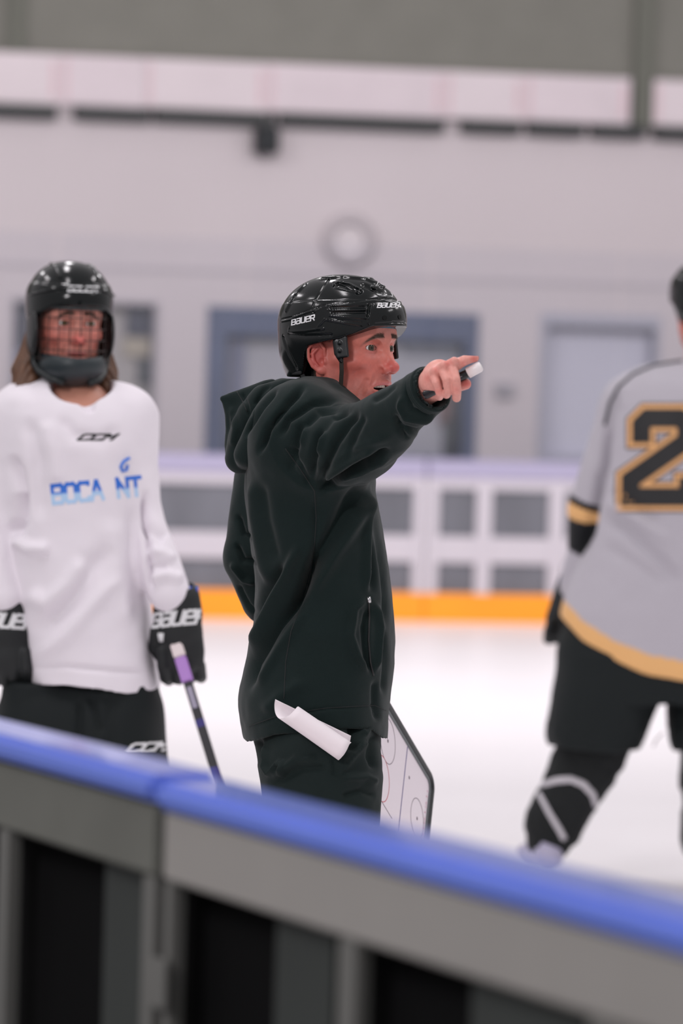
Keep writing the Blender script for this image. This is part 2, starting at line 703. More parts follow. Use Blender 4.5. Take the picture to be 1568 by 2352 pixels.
def window(n, w, back, frame, fw, parts):
    s0, s1, z0, z1 = w
    b = MB()
    b.box(FR, s0, s0 + fw[0], WT - 0.16, WT + 0.01, z0, z1)
    b.box(FR, s1 - fw[1], s1, WT - 0.16, WT + 0.01, z0, z1)
    b.box(FR, s0 + fw[0], s1 - fw[1], WT - 0.16, WT + 0.01, z1 - fw[2], z1)
    b.box(FR, s0 + fw[0], s1 - fw[1], WT - 0.16, WT + 0.01, z0, z0 + 0.05)
    o = tag(b.build('window_%d' % n, frame), kind='structure')
    MB().box(FR, s0, s1, WT - 0.19, WT - 0.165, z0, z1).build('backing', back, o)
    for nm, m, (x0, x1, y0, y1) in parts:
        q = MB()
        pxbox(q, x0, x1, y0, y1, WT - 0.163, WT - 0.12)
        q.build(nm, m, o)
    MB().box(FR, s0 + fw[0], s1 - fw[1], WT - 0.05, WT - 0.045, z0 + 0.05, z1 - fw[2]).build('pane', M_PANE, o)
    return o


window(1, WS[0], mat('window_beige', S(184, 176, 170), rough=0.6), mat('window_grey', S(176, 170, 176), rough=0.6), (0.03, 0.03, 0.03),
       [('panel', M_DKG, (292, 358, 694, 772)), ('panel', mat('beige_notice', S(190, 178, 158), rough=0.7), (285, 345, 776, 818)),
        ('panel', mat('dark_notice', S(82, 86, 90), rough=0.7), (318, 360, 822, 884)), ('panel', M_DKG, (24, 66, 694, 800)),
        ('panel', M_BLUEG, (24, 70, 800, 960)), ('panel', mat('dark_notice'), (345, 362, 930, 1010))])
window(2, WS[1], M_GLS, M_NAVY, (0.14, 0.10, 0.20),
       [('panel', M_BLUEG, (526, 560, 770, 1040)), ('panel', mat('window_shade', S(140, 142, 150), rough=0.6), (930, 1050, 760, 815)),
        ('panel', mat('dark_notice'), (1036, 1070, 850, 1045)), ('panel', mat('brown_notice', S(128, 100, 96), rough=0.8), (1010, 1038, 885, 975)),
        ('panel', mat('dark_notice'), (1020, 1060, 960, 1050))])
window(3, WS[2], M_PALE, mat('window_pale_frame', S(172, 171, 183), rough=0.6), (0.05, 0.04, 0.09), [])

# sills and small fittings on the far wall
q = MB()
pxbox(q, 1140, 1180, 880, 912, WT, WT + 0.05)
tag(q.build('switch_box', mat('grey_box', S(160, 156, 163), rough=0.6), bevel=0.006), 'small grey box on the pale wall between the two wide windows', 'box')
c = W(800, 552, 27.7)
sC, zC = far(800, 552, WT)
cc = FO + FE * sC + FN * (WT + 0.03) + ZV * zC
clk = thing('wall_clock', cc, 'round pale wall clock with a wide grey rim high on the far wall', 'clock')
b = MB()
ring = [cc + FE * (0.150 * math.cos(a)) + ZV * (0.150 * math.sin(a)) for a in np.linspace(0, 2 * math.pi, 41)]
b.tube(ring, 0.048, 10, cap=False)
b.build('rim', mat('clock_rim', S(184, 176, 180), rough=0.6), clk, smooth=True)
b = MB()
n_ = 40
bs = len(b.v)
for k in range(n_):
    a = 2 * math.pi * k / n_
    b.v.append(tuple(cc + FE * (0.13 * math.cos(a)) + ZV * (0.13 * math.sin(a)) + FN * 0.01))
for k in range(n_):
    a = 2 * math.pi * k / n_
    b.v.append(tuple(cc + FE * (0.13 * math.cos(a)) + ZV * (0.13 * math.sin(a)) - FN * 0.03))
b.f.append(tuple(range(n_)))
b.f.append(tuple(range(2 * n_ - 1, n_ - 1, -1)))
for k in range(n_): b.f.append((k, (k + 1) % n_, n_ + (k + 1) % n_, n_ + k))
b.build('dial', mat('clock_dial', S(208, 200, 203), rough=0.6), clk)

# black rail with its hanging loudspeaker, and the row of banners above it
rail_px = [(-60, 132), (172, 346), (356, 612), (646, 1022), (1062, 1196), (1216, 1342), (1362, 1482), (1506, 1640)]
yr = lambda x: 249 + 0.0345 * x
for i, (x0, x1) in enumerate(rail_px):
    xm = (x0 + x1) / 2
    z = far(xm, yr(xm), WT + 0.12)[1] - 0.004
    s0 = far(x0, yr(xm), WT + 0.12)[0]
    s1 = far(x1, yr(xm), WT + 0.12)[0]
    r = MB().box(FR, s0, s1, WT, WT + 0.12, z - 0.052, z + 0.044).build('fascia_rail', M_BLK, bevel=0.005)
    tag(r, ['black rail piece at the left picture edge under the first banner', 'short black rail piece above the left player',
            'black rail piece ending left of the hanging black loudspeaker', 'long black rail piece starting right of the hanging loudspeaker',
            'short black rail piece right of the long one', 'short black rail piece under the fifth banner',
            'short black rail piece ending under the grey upright', 'black rail piece at the right picture edge'][i], 'rail', 'black rail pieces along the far wall')
zz = far(615, 268, WT + 0.2)[1]
spk = MB()
pxbox(spk, 592, 642, 294, 352, WT + 0.02, WT + 0.22)
so = thing('loudspeaker', FO + FE * far(615, 300, WT)[0] + FN * WT + ZV * zz, 'black box loudspeaker hanging under the dark rail high on the far wall', 'loudspeaker')
spk.build('cabinet', mat('speaker_black', S(26, 29, 32), rough=0.6), so, bevel=0.01)
q = MB()
pxbox(q, 615, 632, 262, 294, WT + 0.122, WT + 0.14)
q.build('bracket', M_BLK, so)
q = MB()
pxbox(q, 597, 637, 290, 342, WT + 0.22, WT + 0.232)
q.build('grille', mat('speaker_grille', S(40, 43, 46), rough=0.8), so)
ban = [(-80, 140), (140, 332), (332, 614), (614, 1022), (1022, 1206), (1206, 1448), (1502, 1660)]
M_BAN = [mat('banner_white', S(214, 203, 207), rough=0.6, var=0.03, vscale=2.5), mat('banner_pinkish', S(212, 200, 205), rough=0.6, var=0.04, vscale=3)]
M_RED = mat('banner_red', S(214, 188, 194), rough=0.7)
blab = ['white banner at the left picture edge above the black rail', 'white banner above the left player', 'white banner left of the loudspeaker',
        'longest white banner, right of the loudspeaker', 'narrow white banner right of the longest one', 'white banner just left of the grey upright',
        'white banner right of the grey upright']
for i, (x0, x1) in enumerate(ban):
    xm = (x0 + x1) / 2
    t1 = WT + 0.06
    zt = far(xm, 118 + 0.043 * xm, t1)[1]
    zb = max(far(xm, yr(xm) - 12, t1)[1], far(xm, yr(xm), WT + .12)[1] + .045)
    s0 = far(x0, 200, t1)[0] + .002
    s1 = far(x1, 200, t1)[0] - .002
    bt = thing('advertising_banner', FO + FE * s0 + FN * WT + ZV * zb, blab[i], 'banner', 'white banners along the far wall')
    MB().box(FR, s0, s1, WT, t1, zb, zt).build('sheet', M_BAN[i % 2], bt)
    MB().box(FR, s0 + 0.02, s0 + 0.05, t1, t1 + 0.003, zb + 0.03, zt - 0.03).build('print', M_RED, bt)
    if i in (0, 2, 3, 4, 5):
        MB().box(FR, s1 - 0.07, s1 - 0.03, t1, t1 + 0.003, zb + 0.05, zt - 0.05).build('print', M_RED, bt)

# far boards: sections of clear-walled dasher boards
M_CAPF = mat('cap_lavender', S(166, 160, 186), rough=0.4)
M_PANG = mat('board_panel_grey', S(104, 105, 112), rough=0.35, var=0.2, vscale=2.2, stretch=(1.5, 1, 0.4))
joints_ = [far(x, 1300)[0] for x in (-745, 115, 975, 1835, 2700)]
posts = [far(x, 1300)[0] for x in (-300, 640, 1108, 1275, 1500, 2200)]
flab = ['pale framed dasher board section beyond the left picture edge', 'pale framed far board section behind the left player and coach', 'pale framed far board section right of the coach',
        'pale framed far board section behind the player in grey']
ZC = 1.05
for i in range(4):
    a, b = joints_[i] + .004, joints_[i + 1] - .004
    t = thing('dasher_board', FO + FE * a, flab[i], 'boards', 'far boards across the ice')
    MB().box(FR, a, b, -0.10, 0.02, 0.93, ZC).build('cap_rail', M_CAPF, t, bevel=0.012)
    MB().box(FR, a, b, -0.06, 0.012, 0.0, 0.185).build('kickplate', M_YEL, t)
    MB().box(FR, a, b, -0.05, 0.0, 0.385, 0.555).build('frame_rail', M_WHT, t)
    MB().box(FR, a, b, -0.05, 0.0, 0.86, 0.93).build('frame_rail', M_WHT, t)
    pl = [a + 0.04, b - 0.04] + [p for p in posts if a < p < b]
    for p in pl:
        wd_ = 0.038 if p in (a + 0.04, b - 0.04) else 0.05
        MB().box(FR, p - wd_, p + wd_, -0.055, 0.006, 0.185, 0.93).build('post', M_WHT, t)
    MB().box(FR, a, b, -0.045, -0.03, 0.185, 0.385).build('panel', M_PANG, t)
    MB().box(FR, a, b, -0.045, -0.03, 0.555, 0.86).build('panel', M_PANG, t)
    for k in range(2):
        g0 = a + (b - a) * k / 2 + 0.01
        g1 = a + (b - a) * (k + 1) / 2 - 0.01
        MB().box(FR, g0, g1, -0.05, -0.038, ZC, 2.42).build('glass_pane', M_PANE, t)

# ================================================================== near boards
M_BLUE = mat('cap_blue', S(104, 128, 222), rough=0.3, var=0.04, vscale=5, coat=0.7)
M_BRAIL = mat('board_rail_grey', S(142, 139, 135), rough=0.5, var=0.05, vscale=4, metal=0.0)
M_BPOST = mat('board_post_grey', S(98, 98, 95), rough=0.5, var=0.06, vscale=4)
M_BDARK = mat('board_recess_shade', S(7, 7, 8), rough=0.9, spec=0.1, var=0.1, vscale=4)  # near-black: shade on the unlit outer side is put into the colour
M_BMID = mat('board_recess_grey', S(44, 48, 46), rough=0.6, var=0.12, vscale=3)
M_WHB = mat('board_white', S(225, 222, 228), rough=0.35)
CW = 0.082


def nearx(px, py, t=CW):
    return plane_hit(px, py, NO, NE, NN, t)


js = [nearx(-1500, 1500)[0], nearx(368, 1900)[0], nearx(1568 + 500, 2250)[0]]
js[0] = js[1] - 2.4
nl = ['blue capped grey board section running off to the left in front of the left player', 'blue capped grey board section nearest the camera, crossing the lower picture']
for i in range(2):
    a, b = js[i] + (0.004 if i else 0), js[i + 1] - 0.004
    up = 0.006 if i == 0 else 0.0
    t = thing('near_dasher_board', NO + NE * a, nl[i], 'boards', 'near boards along the ice')
    MB().box(NR, a, b, 0.0, CW + 0.012, NZ - 0.034 + up, NZ + up).build('cap_rail', M_BLUE, t, bevel=0.009)
    MB().box(NR, a, b, 0.012, 0.028, 0.0, NZ - 0.034).build('ice_side_panel', M_WHB, t)
    MB().box(NR, a, b, 0.0, 0.012, 0.0, 0.2).build('kickplate', M_YEL, t)
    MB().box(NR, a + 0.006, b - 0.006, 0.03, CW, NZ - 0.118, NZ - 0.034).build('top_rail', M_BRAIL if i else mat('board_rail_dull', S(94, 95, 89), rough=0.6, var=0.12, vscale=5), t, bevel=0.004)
    MB().box(NR, a + 0.006, b - 0.006, 0.03, CW, 0.02, 0.12).build('bottom_rail', M_BRAIL, t, bevel=0.004)
    MB().box(NR, a + 0.006, b - 0.006, 0.03, CW, 0.5, 0.56).build('middle_rail', M_BPOST, t, bevel=0.004)
    if i == 0:
        pp = [(b - 0.05, b - 0.012), (nearx(18, 1900)[0] - 0.04, nearx(18, 1900)[0]), (a + 0.01, a + 0.06)]
        mids = [(nearx(240, 2100, CW - 0.03)[0], nearx(330, 2100, CW - 0.03)[0])]
    else:
        pp = [(a + 0.006, a + 0.03), (nearx(772, 2100)[0], nearx(816, 2100)[0]), (nearx(1345, 2200)[0], nearx(1345, 2200)[0] + 0.14)]
        mids = [(nearx(635, 2150, CW - 0.03)[0], nearx(768, 2150, CW - 0.03)[0]), (nearx(1085, 2250, CW - 0.03)[0], nearx(1345, 2250, CW - 0.03)[0])]
    for (p0, p1) in pp:
        MB().box(NR, p0, p1, CW - 0.022, CW - 0.003, 0.12, NZ - 0.118).build('post', M_BPOST, t, bevel=0.003)
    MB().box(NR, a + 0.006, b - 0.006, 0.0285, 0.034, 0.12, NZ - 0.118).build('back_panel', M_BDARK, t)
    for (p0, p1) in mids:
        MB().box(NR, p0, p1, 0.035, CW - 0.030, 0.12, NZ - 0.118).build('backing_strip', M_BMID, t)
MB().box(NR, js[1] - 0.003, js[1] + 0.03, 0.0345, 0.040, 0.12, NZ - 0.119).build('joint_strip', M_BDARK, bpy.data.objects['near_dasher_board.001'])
# gap shadow between the two sections is their real gap: a hinge plate joins them
MB().box(NR, js[1] - 0.003, js[1] + 0.04, CW, CW + 0.006, 0.80, 0.86).build('latch_plate', M_BPOST, None, bevel=0.002)
bpy.data.objects['latch_plate'].parent = bpy.data.objects['near_dasher_board.001']
bpy.data.objects['latch_plate'].matrix_parent_inverse = Matrix.Translation(-bpy.data.objects['near_dasher_board.001'].location)

# ================================================================== people: shared makers
def frame_from(fwd, up=(0, 0, 1)):
    f = Vector(fwd).normalized()
    l = Vector(up).cross(f).normalized()     # the person's left
    u = f.cross(l).normalized()
    return Matrix(((l.x, f.x, u.x), (l.y, f.y, u.y), (l.z, f.z, u.z)))


def xf(V, M3, O):
    return V @ np.array(M3).T + np.array(O)


def gs(P, c, r):
    q = (P - np.array(c)) / np.array(r)
    return np.exp(-(q * q).sum(1))


def make_head(h=0.0013, skin=(0.60, 0.185, 0.14), mouth_open=1.0, neck=0.2, ears=True, look=(0.0, 0.0), stubble=1.0, narrow=1.0):
    """head and neck in the head's own frame: x left, y forward, z up, eyes at z = 0"""
    s = SDF((-0.098, -0.125, -0.06 - neck), (0.098, 0.135, 0.135), h)
    s.ell((0, -0.010, 0.032), (0.0745, 0.098, 0.090), 0)
    s.ell((0, 0.020, -0.030), (0.0625, 0.070, 0.080), 0.03)
    s.ell((0, 0.052, 0.030), (0.056, 0.042, 0.040), 0.03)            # forehead
    for sx in (-1, 1):
        s.tube([(sx * 0.060, -0.002, -0.030), (sx * 0.058, 0.002, -0.074), (sx * 0.040, 0.042, -0.108), (sx * 0.010, 0.064, -0.121)],
               [0.010, 0.012, 0.012, 0.013], 0.025)                  # jaw
        s.ell((sx * 0.042, 0.056, -0.030), (0.020, 0.020, 0.016), 0.02)   # cheekbone
        s.tube([(sx * 0.064, 0.020, -0.022), (sx * 0.050, 0.050, -0.028)], [0.006, 0.010], 0.015)
        s.tube([(sx * 0.050, 0.060, 0.016), (sx * 0.032, 0.077, 0.022), (sx * 0.012, 0.084, 0.016)], [0.008, 0.009, 0.008], 0.012)  # brow
        s.ell((sx * 0.034, 0.052, -0.070), (0.020, 0.024, 0.022), 0.02)
    s.ell((0, 0.070, -0.066), (0.026, 0.022, 0.024), 0.02)           # muzzle
    s.ell((0, 0.067, -0.115), (0.019, 0.016, 0.015), 0.018)          # chin
    s.tube([(0, 0.080, 0.016), (0, 0.087, 0.002)], [0.009, 0.008], 0.010)
    for sx in (-1, 1):
        s.ell((sx * 0.032, 0.087, -0.001), (0.0165, 0.014, 0.0125), 0.012, 'cut')
        s.ell((sx * 0.022, 0.093, -0.002), (0.009, 0.009, 0.011), 0.010, 'cut')
        s.ell((sx * 0.054, 0.066, -0.066), (0.007, 0.014, 0.018), 0.02, 'cut')
    # nose
    s.tube([(0, 0.086, 0.004), (0, 0.0965, -0.016), (0, 0.107, -0.034)], [0.0065, 0.0068, 0.0088], 0.008)
    s.ell((0, 0.1080, -0.0385), (0.0122, 0.0128, 0.0108), 0.006)
    for sx in (-1, 1):
        s.ell((sx * 0.0128, 0.097, -0.0425), (0.0082, 0.0120, 0.0088), 0.005)
        s.ell((sx * 0.0125, 0.088, -0.028), (0.0088, 0.0105, 0.016), 0.008)
        s.ell((sx * 0.0062, 0.1015, -0.0510), (0.0038, 0.0062, 0.0042), 0.002, 'cut')
        s.tube([(sx * 0.0200, 0.094, -0.044), (sx * 0.0285, 0.085, -0.060), (sx * 0.0310, 0.078, -0.076)], [0.0032, 0.0034, 0.0020], 0.007, 'cut')
        s.tube([(sx * 0.0400, 0.074, -0.064), (sx * 0.0420, 0.066, -0.085), (sx * 0.0370, 0.062, -0.102)], [0.0014, 0.0028, 0.0014], 0.008, 'cut')
    s.tube([(0, 0.0985, -0.050), (0, 0.0975, -0.060)], 0.0022, 0.004, 'cut')
    # lips
    zo = 0.0042 * mouth_open
    s.tube([(-0.0285, 0.0740, -0.0745), (-0.015, 0.0895, -0.070 + zo * .3), (0, 0.0945, -0.0685 + zo * .4), (0.015, 0.0895, -0.070 + zo * .3), (0.0285, 0.0740, -0.0745)],
           [0.0018, 0.0040, 0.0046, 0.0040, 0.0018], 0.004)
    s.tube([(-0.0280, 0.0735, -0.0765), (-0.014, 0.0870, -0.0835 - zo), (0, 0.0915, -0.086 - zo), (0.014, 0.0870, -0.0835 - zo), (0.0280, 0.0735, -0.0765)],
           [0.0018, 0.0046, 0.0056, 0.0046, 0.0018], 0.004)
    s.ell((0, 0.084, -0.0765 - zo * .3), (0.0255, 0.026, 0.0014 + zo), 0.002, 'cut')
    s.tube([(-0.012, 0.090, -0.095), (0, 0.093, -0.096), (0.012, 0.090, -0.095)], 0.003, 0.010, 'cut')
    # eyelids
    for sx in (-1, 1):
        s.ell((sx * 0.0318, 0.0705, -0.0005), (0.0168, 0.0148, 0.0132), 0.003)
        s.ell((sx * 0.0318, 0.083, -0.0010), (0.0158, 0.0140, 0.0052), 0.0012, 'cut')
        s.tube([(sx * 0.018, 0.084, 0.005), (sx * 0.032, 0.0865, 0.0085), (sx * 0.047, 0.078, 0.005)], 0.0016, 0.004, 'cut')
    # neck
    s.tube([(0, -0.022, -0.060), (0, -0.034, -0.110), (0, -0.048, -0.060 - neck)], [0.052, 0.055, 0.060], 0.02)
    for sx in (-1, 1):
        s.tube([(sx * 0.052, -0.025, -0.050), (sx * 0.040, 0.000, -0.120), (sx * 0.014, 0.018, -0.055 - neck)], [0.012, 0.011, 0.012], 0.015)
    if ears:
        for sx in (-1, 1):
            c = np.array((sx * 0.0770, -0.014, -0.022))
            rot = np.array(Matrix.Rotation(sx * 0.45, 3, 'Z') @ Matrix.Rotation(0.22, 3, 'X'))
            loc = lambda x, y, z: tuple(c + rot @ np.array((sx * x, y, z)))
            s.ell(loc(0.000, 0.002, 0.002), (0.0055, 0.0165, 0.0300), 0.004, rot=rot)
            s.ell(loc(0.006, 0.001, 0.002), (0.006, 0.0115, 0.0225), 0.003, 'cut', rot=rot)
            helix = [loc(0.003, 0.014, 0.004), loc(0.0055, 0.0165, 0.016), loc(0.006, 0.010, 0.0285), loc(0.006, -0.004, 0.0315),
                     loc(0.006, -0.0150, 0.0225), loc(0.006, -0.0175, 0.006), loc(0.005, -0.0130, -0.012), loc(0.003, -0.003, -0.024)]
            s.tube(helix, [0.003, 0.0034, 0.0034, 0.0036, 0.0038, 0.0038, 0.0036, 0.004], 0.0025)
            s.tube([loc(0.003, 0.004, 0.020), loc(0.004, -0.008, 0.012), loc(0.004, -0.009, -0.002), loc(0.004, -0.003, -0.013)],
                   [0.0022, 0.0030, 0.0032, 0.003], 0.003)
            s.ell(loc(0.002, 0.002, -0.0235), (0.0052, 0.0090, 0.0085), 0.004, rot=rot)
            s.ell(loc(0.003, 0.0125, -0.008), (0.0045, 0.0048, 0.0062), 0.003)
            s.ell(loc(0.004, 0.0045, -0.006), (0.007, 0.0055, 0.0075), 0.003, 'cut')
    if narrow != 1.0:
        pass
    V, Q = s.mesh(1)
    n = len(V)
    C = np.tile(np.array(skin), (n, 1))
    x = np.abs(V[:, 0])
    A = V.copy()
    A[:, 0] = x
    red = (0.53, 0.085, 0.078)
    C = colour_mix(C, red, 0.9 * gs(A, (0.004, 0.112, -0.040), (0.020, 0.024, 0.017)))
    C = colour_mix(C, (0.58, 0.135, 0.105), 0.85 * gs(A, (0.046, 0.050, -0.034), (0.040, 0.050, 0.034)))
    C = colour_mix(C, (0.50, 0.085, 0.078), 0.85 * gs(A, (0.083, -0.014, -0.022), (0.018, 0.022, 0.030)))
    C = colour_mix(C, (0.64, 0.28, 0.23), 0.6 * gs(A, (0.0, 0.085, 0.040), (0.05, 0.03, 0.020)))
    C = colour_mix(C, (0.64, 0.27, 0.24), 0.7 * gs(A, (0.030, 0.085, -0.012), (0.016, 0.012, 0.008)))
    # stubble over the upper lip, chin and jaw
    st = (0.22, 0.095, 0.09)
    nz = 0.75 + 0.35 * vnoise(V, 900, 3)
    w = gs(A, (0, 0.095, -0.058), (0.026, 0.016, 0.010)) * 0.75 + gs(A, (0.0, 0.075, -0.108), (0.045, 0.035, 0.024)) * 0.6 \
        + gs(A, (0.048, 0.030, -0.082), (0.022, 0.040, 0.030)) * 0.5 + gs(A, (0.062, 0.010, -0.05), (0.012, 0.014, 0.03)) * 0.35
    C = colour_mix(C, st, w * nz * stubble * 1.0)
    # lips and the inside of the mouth
    lip = gs(A, (0.0, 0.090, -0.0705), (0.026, 0.022, 0.0042)) + gs(A, (0.0, 0.088, -0.0875 - zo * .6), (0.024, 0.020, 0.0062))
    C = colour_mix(C, (0.50, 0.14, 0.14), np.clip(lip * 1.5, 0, 1) * 0.9 * (V[:, 1] > 0.07))
    ins = ((A[:, 0] / 0.0265) ** 2 + ((V[:, 2] + 0.0765 + zo * .3) / (0.0020 + zo)) ** 2 < 1) & (V[:, 1] > 0.05) & (V[:, 1] < 0.0880 - A[:, 0] * 0.45)
    if mouth_open > 0:
        C[ins] = (0.10, 0.025, 0.02)
    # brows
    bz = 0.0222 - 4.0 * np.maximum(x - 0.026, 0) ** 2 * 6
    bw = 1.25 * np.exp(-((V[:, 2] - bz) / 0.0046) ** 2) * np.clip((x - 0.010) / 0.006, 0, 1) * np.clip((0.056 - x) / 0.014, 0, 1) * (V[:, 1] > 0.04)
    C = colour_mix(C, (0.085, 0.048, 0.032), bw )
    # lash line and folds
    for sgn, zz in ((1, 0.0042), (-1, -0.0062)):
        lz = -0.001 + sgn * 0.0053 * np.sqrt(np.clip(1 - ((x - 0.0318) / 0.0158) ** 2, 0, 1))
        lw = np.exp(-((V[:, 2] - lz) / 0.0011) ** 2) * (np.abs(x - 0.0318) < 0.0158) * (V[:, 1] > 0.06)
        C = colour_mix(C, (0.10, 0.045, 0.035), lw * (0.95 if sgn > 0 else 0.5))
    # short cropped hair on the skull
    hair = ((V[:, 2] > 0.062 - 0.2 * np.clip(V[:, 1], -1, 0.05)) | ((V[:, 1] < -0.028) & (V[:, 2] > -0.062))) | ((V[:, 1] < 0.012) & (V[:, 2] > 0.010) & (x > 0.05) & (x < 0.078))
    C[hair] = (0.055, 0.034, 0.026)
    C *= (1 + 0.06 * vnoise(V, 260, 9))[:, None]
    return V, Q, np.clip(C, 0, 1)


M_SKIN = mat('skin', attr='Col', rough=0.45, bump=0.25, bscale=1400, sss=0.06, spec=0.45, dist=0.0006)


def add_brows(V, Q, M3, O, par, col=(0.12, 0.065, 0.045)):
    N = normals(V, Q)
    x = np.abs(V[:, 0])
    bz = 0.0222 - 26.0 * np.maximum(x - 0.026, 0) ** 2
    ok = np.where((np.abs(V[:, 2] - bz) < 0.0040 * np.clip((0.052 - x) / 0.022, 0.1, 1)) & (x > 0.011) & (x < 0.050) & (V[:, 1] > 0.04))[0]
    rnd = random.Random(3)
    b = MB()
    for _ in range(420):
        i = ok[rnd.randrange(len(ok))]
        p = Vector(V[i]) + Vector((rnd.uniform(-1, 1), 0, rnd.uniform(-1, 1))) * 0.0007
        n = Vector(N[i])
        sx = 1 if p.x > 0 else -1
        d = Vector((sx * 1.0, -0.25, 0.55 - 14 * (abs(p.x) - 0.01) + rnd.uniform(-.25, .25)))
        d = (d - n * d.dot(n)).normalized()
        L = rnd.uniform(0.004, 0.0075)
        w = n.cross(d) * 0.00016
        a = len(b.v)
        for q in (p - w, p + w, p + n * 0.0003, p + d * L + n * 0.0011):
            b.v.append(tuple(q))
        b.f += [(a, a + 1, a + 3), (a + 1, a + 2, a + 3), (a + 2, a, a + 3)]
    b.v = [tuple(v) for v in xf(np.array(b.v), M3, O)]
    o = b.build('eyebrows', mat('brow_hair', (col[0], col[1], col[2], 1), rough=0.6), par)
    o['kind'] = 'stuff'
    return o


def iris_mat(name, ic):
    m = bpy.data.materials.new(name)
    m.use_nodes = True
    nt = m.node_tree
    b = nt.nodes['Principled BSDF']
    b.inputs['Roughness'].default_value = 0.12
    b.inputs['Specular IOR Level'].default_value = 0.35
    a = nt.nodes.new('ShaderNodeAttribute')
    a.attribute_name = 'Col'
    nt.links.new(a.outputs['Color'], b.inputs['Base Color'])
    return m


M_EYE = iris_mat('eye_wet', None)


def add_teeth(M3, O, par):
    b = MB()
    n = 9
    for k in range(n):
        a = (k - (n - 1) / 2) * 0.20
        c = Vector((0.026 * math.sin(a), 0.0560 + 0.026 * math.cos(a), -0.0755))
        t = Vector((math.cos(a), -math.sin(a), 0))
        f = Vector((math.sin(a), math.cos(a), 0))
        b.box((c, t, f, Vector((0, 0, 1))), -0.0025, 0.0025, -0.002, 0.001, -0.0015, 0.006)
    b.v = [tuple(v) for v in xf(np.array(b.v), M3, O)]
    return b.build('teeth', mat('tooth', (0.72, 0.66, 0.58, 1), rough=0.25), par, bevel=0.0004)


def ball(r, nu=40, nv=28):
    """unit quad ball with its pole on +y"""
    V = [(0, r, 0)]
    for i in range(1, nv):
        th = math.pi * i / nv
        for k in range(nu):
            a = 2 * math.pi * k / nu
            V.append((r * math.sin(th) * math.cos(a), r * math.cos(th), r * math.sin(th) * math.sin(a)))
    V.append((0, -r, 0))
    Fc = []
    for k in range(nu):
        Fc.append((0, 1 + k, 1 + (k + 1) % nu))
        Fc.append((len(V) - 1, 1 + (nv - 2) * nu + (k + 1) % nu, 1 + (nv - 2) * nu + k))
    for i in range(nv - 2):
        for k in range(nu):
            Fc.append((1 + i * nu + k, 1 + (i + 1) * nu + k, 1 + (i + 1) * nu + (k + 1) % nu, 1 + i * nu + (k + 1) % nu))
    return np.array(V), Fc


def add_eyes(M3, O, par, look=0.0, up=0.0, ic=(0.10, 0.075, 0.03)):
    for sx in (-1, 1):
        V, Fc = ball(0.0136)
        a = np.arccos(np.clip(V[:, 1] / 0.0136, -1, 1))
        C = np.tile(np.array((0.72, 0.66, 0.63)), (len(V), 1))
        C[a < 0.53] = ic
        C[(a < 0.57) & (a > 0.47)] = (0.03, 0.02, 0.015)
        C[a < 0.20] = (0.004, 0.004, 0.004)
        Rm = Matrix.Rotation(-look, 3, 'Z') @ Matrix.Rotation(up, 3, 'X')
        V = V @ np.array(Rm).T + np.array((sx * 0.032, 0.0700, -0.001))
        e = mesh_np('eye', xf(V, M3, O), Fc, M_EYE, par, C)


# letters of the helmet and glove marks, drawn as strokes on a 4 x 5 grid
GLY = {
    'A': [[(-.2, 0), (1.5, 5), (1.9, 5), (3.6, 0)], [(.5, 1.7), (2.9, 1.7)]],
    'B': [[(0, 0), (3, 0), (3.4, .5), (3.4, 2), (3, 2.5), (.4, 2.5)], [(3, 2.5), (3.4, 3), (3.4, 4.5), (3, 5), (0, 5), (0, 0)]],
    'a': [[(.3, 5), (3, 5), (3.4, 4.6), (3.4, 0), (.6, 0), (0, .5), (0, 2.2), (.5, 2.7), (3.4, 2.7)]],
    'U': [[(0, 5), (0, .6), (.6, 0), (3.4, 0)], [(3.4, 5), (3.4, 0)]],
    'E': [[(3.4, 0), (.5, 0), (0, .6), (0, 4.5), (.5, 5), (3, 5), (3.4, 4.5), (3.4, 2.6), (0, 2.6)]],
    'R': [[(0, 0), (0, 5), (3, 5), (3.4, 4.5), (3.4, 2.7), (3, 2.3), (0, 2.3)], [(1.8, 2.3), (3.4, 0)]],
    'C': [[(3.4, 4.6), (3.4, 5), (.6, 5), (0, 4.4), (0, .6), (.6, 0), (3.4, 0), (3.4, .6)]],
    'M': [[(0, 0), (0, 5), (1.7, 2.6), (3.4, 5), (3.4, 0)]],
    'O': [[(.6, 0), (0, .6), (0, 4.4), (.6, 5), (2.8, 5), (3.4, 4.4), (3.4, .6), (2.8, 0), (.6, 0)]],
    'N': [[(0, 0), (0, 5), (3.4, 0), (3.4, 5)]],
    'T': [[(0, 5), (3.4, 5)], [(1.7, 5), (1.7, 0)]],
    'I': [[(1.7, 5), (1.7, 0)]],
    'P': [[(0, 0), (0, 5), (3, 5), (3.4, 4.5), (3.4, 2.7), (3, 2.3), (0, 2.3)]],
    'S': [[(3.4, 5), (.5, 5), (0, 4.5), (0, 3), (.5, 2.5), (2.9, 2.5), (3.4, 2), (3.4, .5), (2.9, 0), (0, 0)]],
}


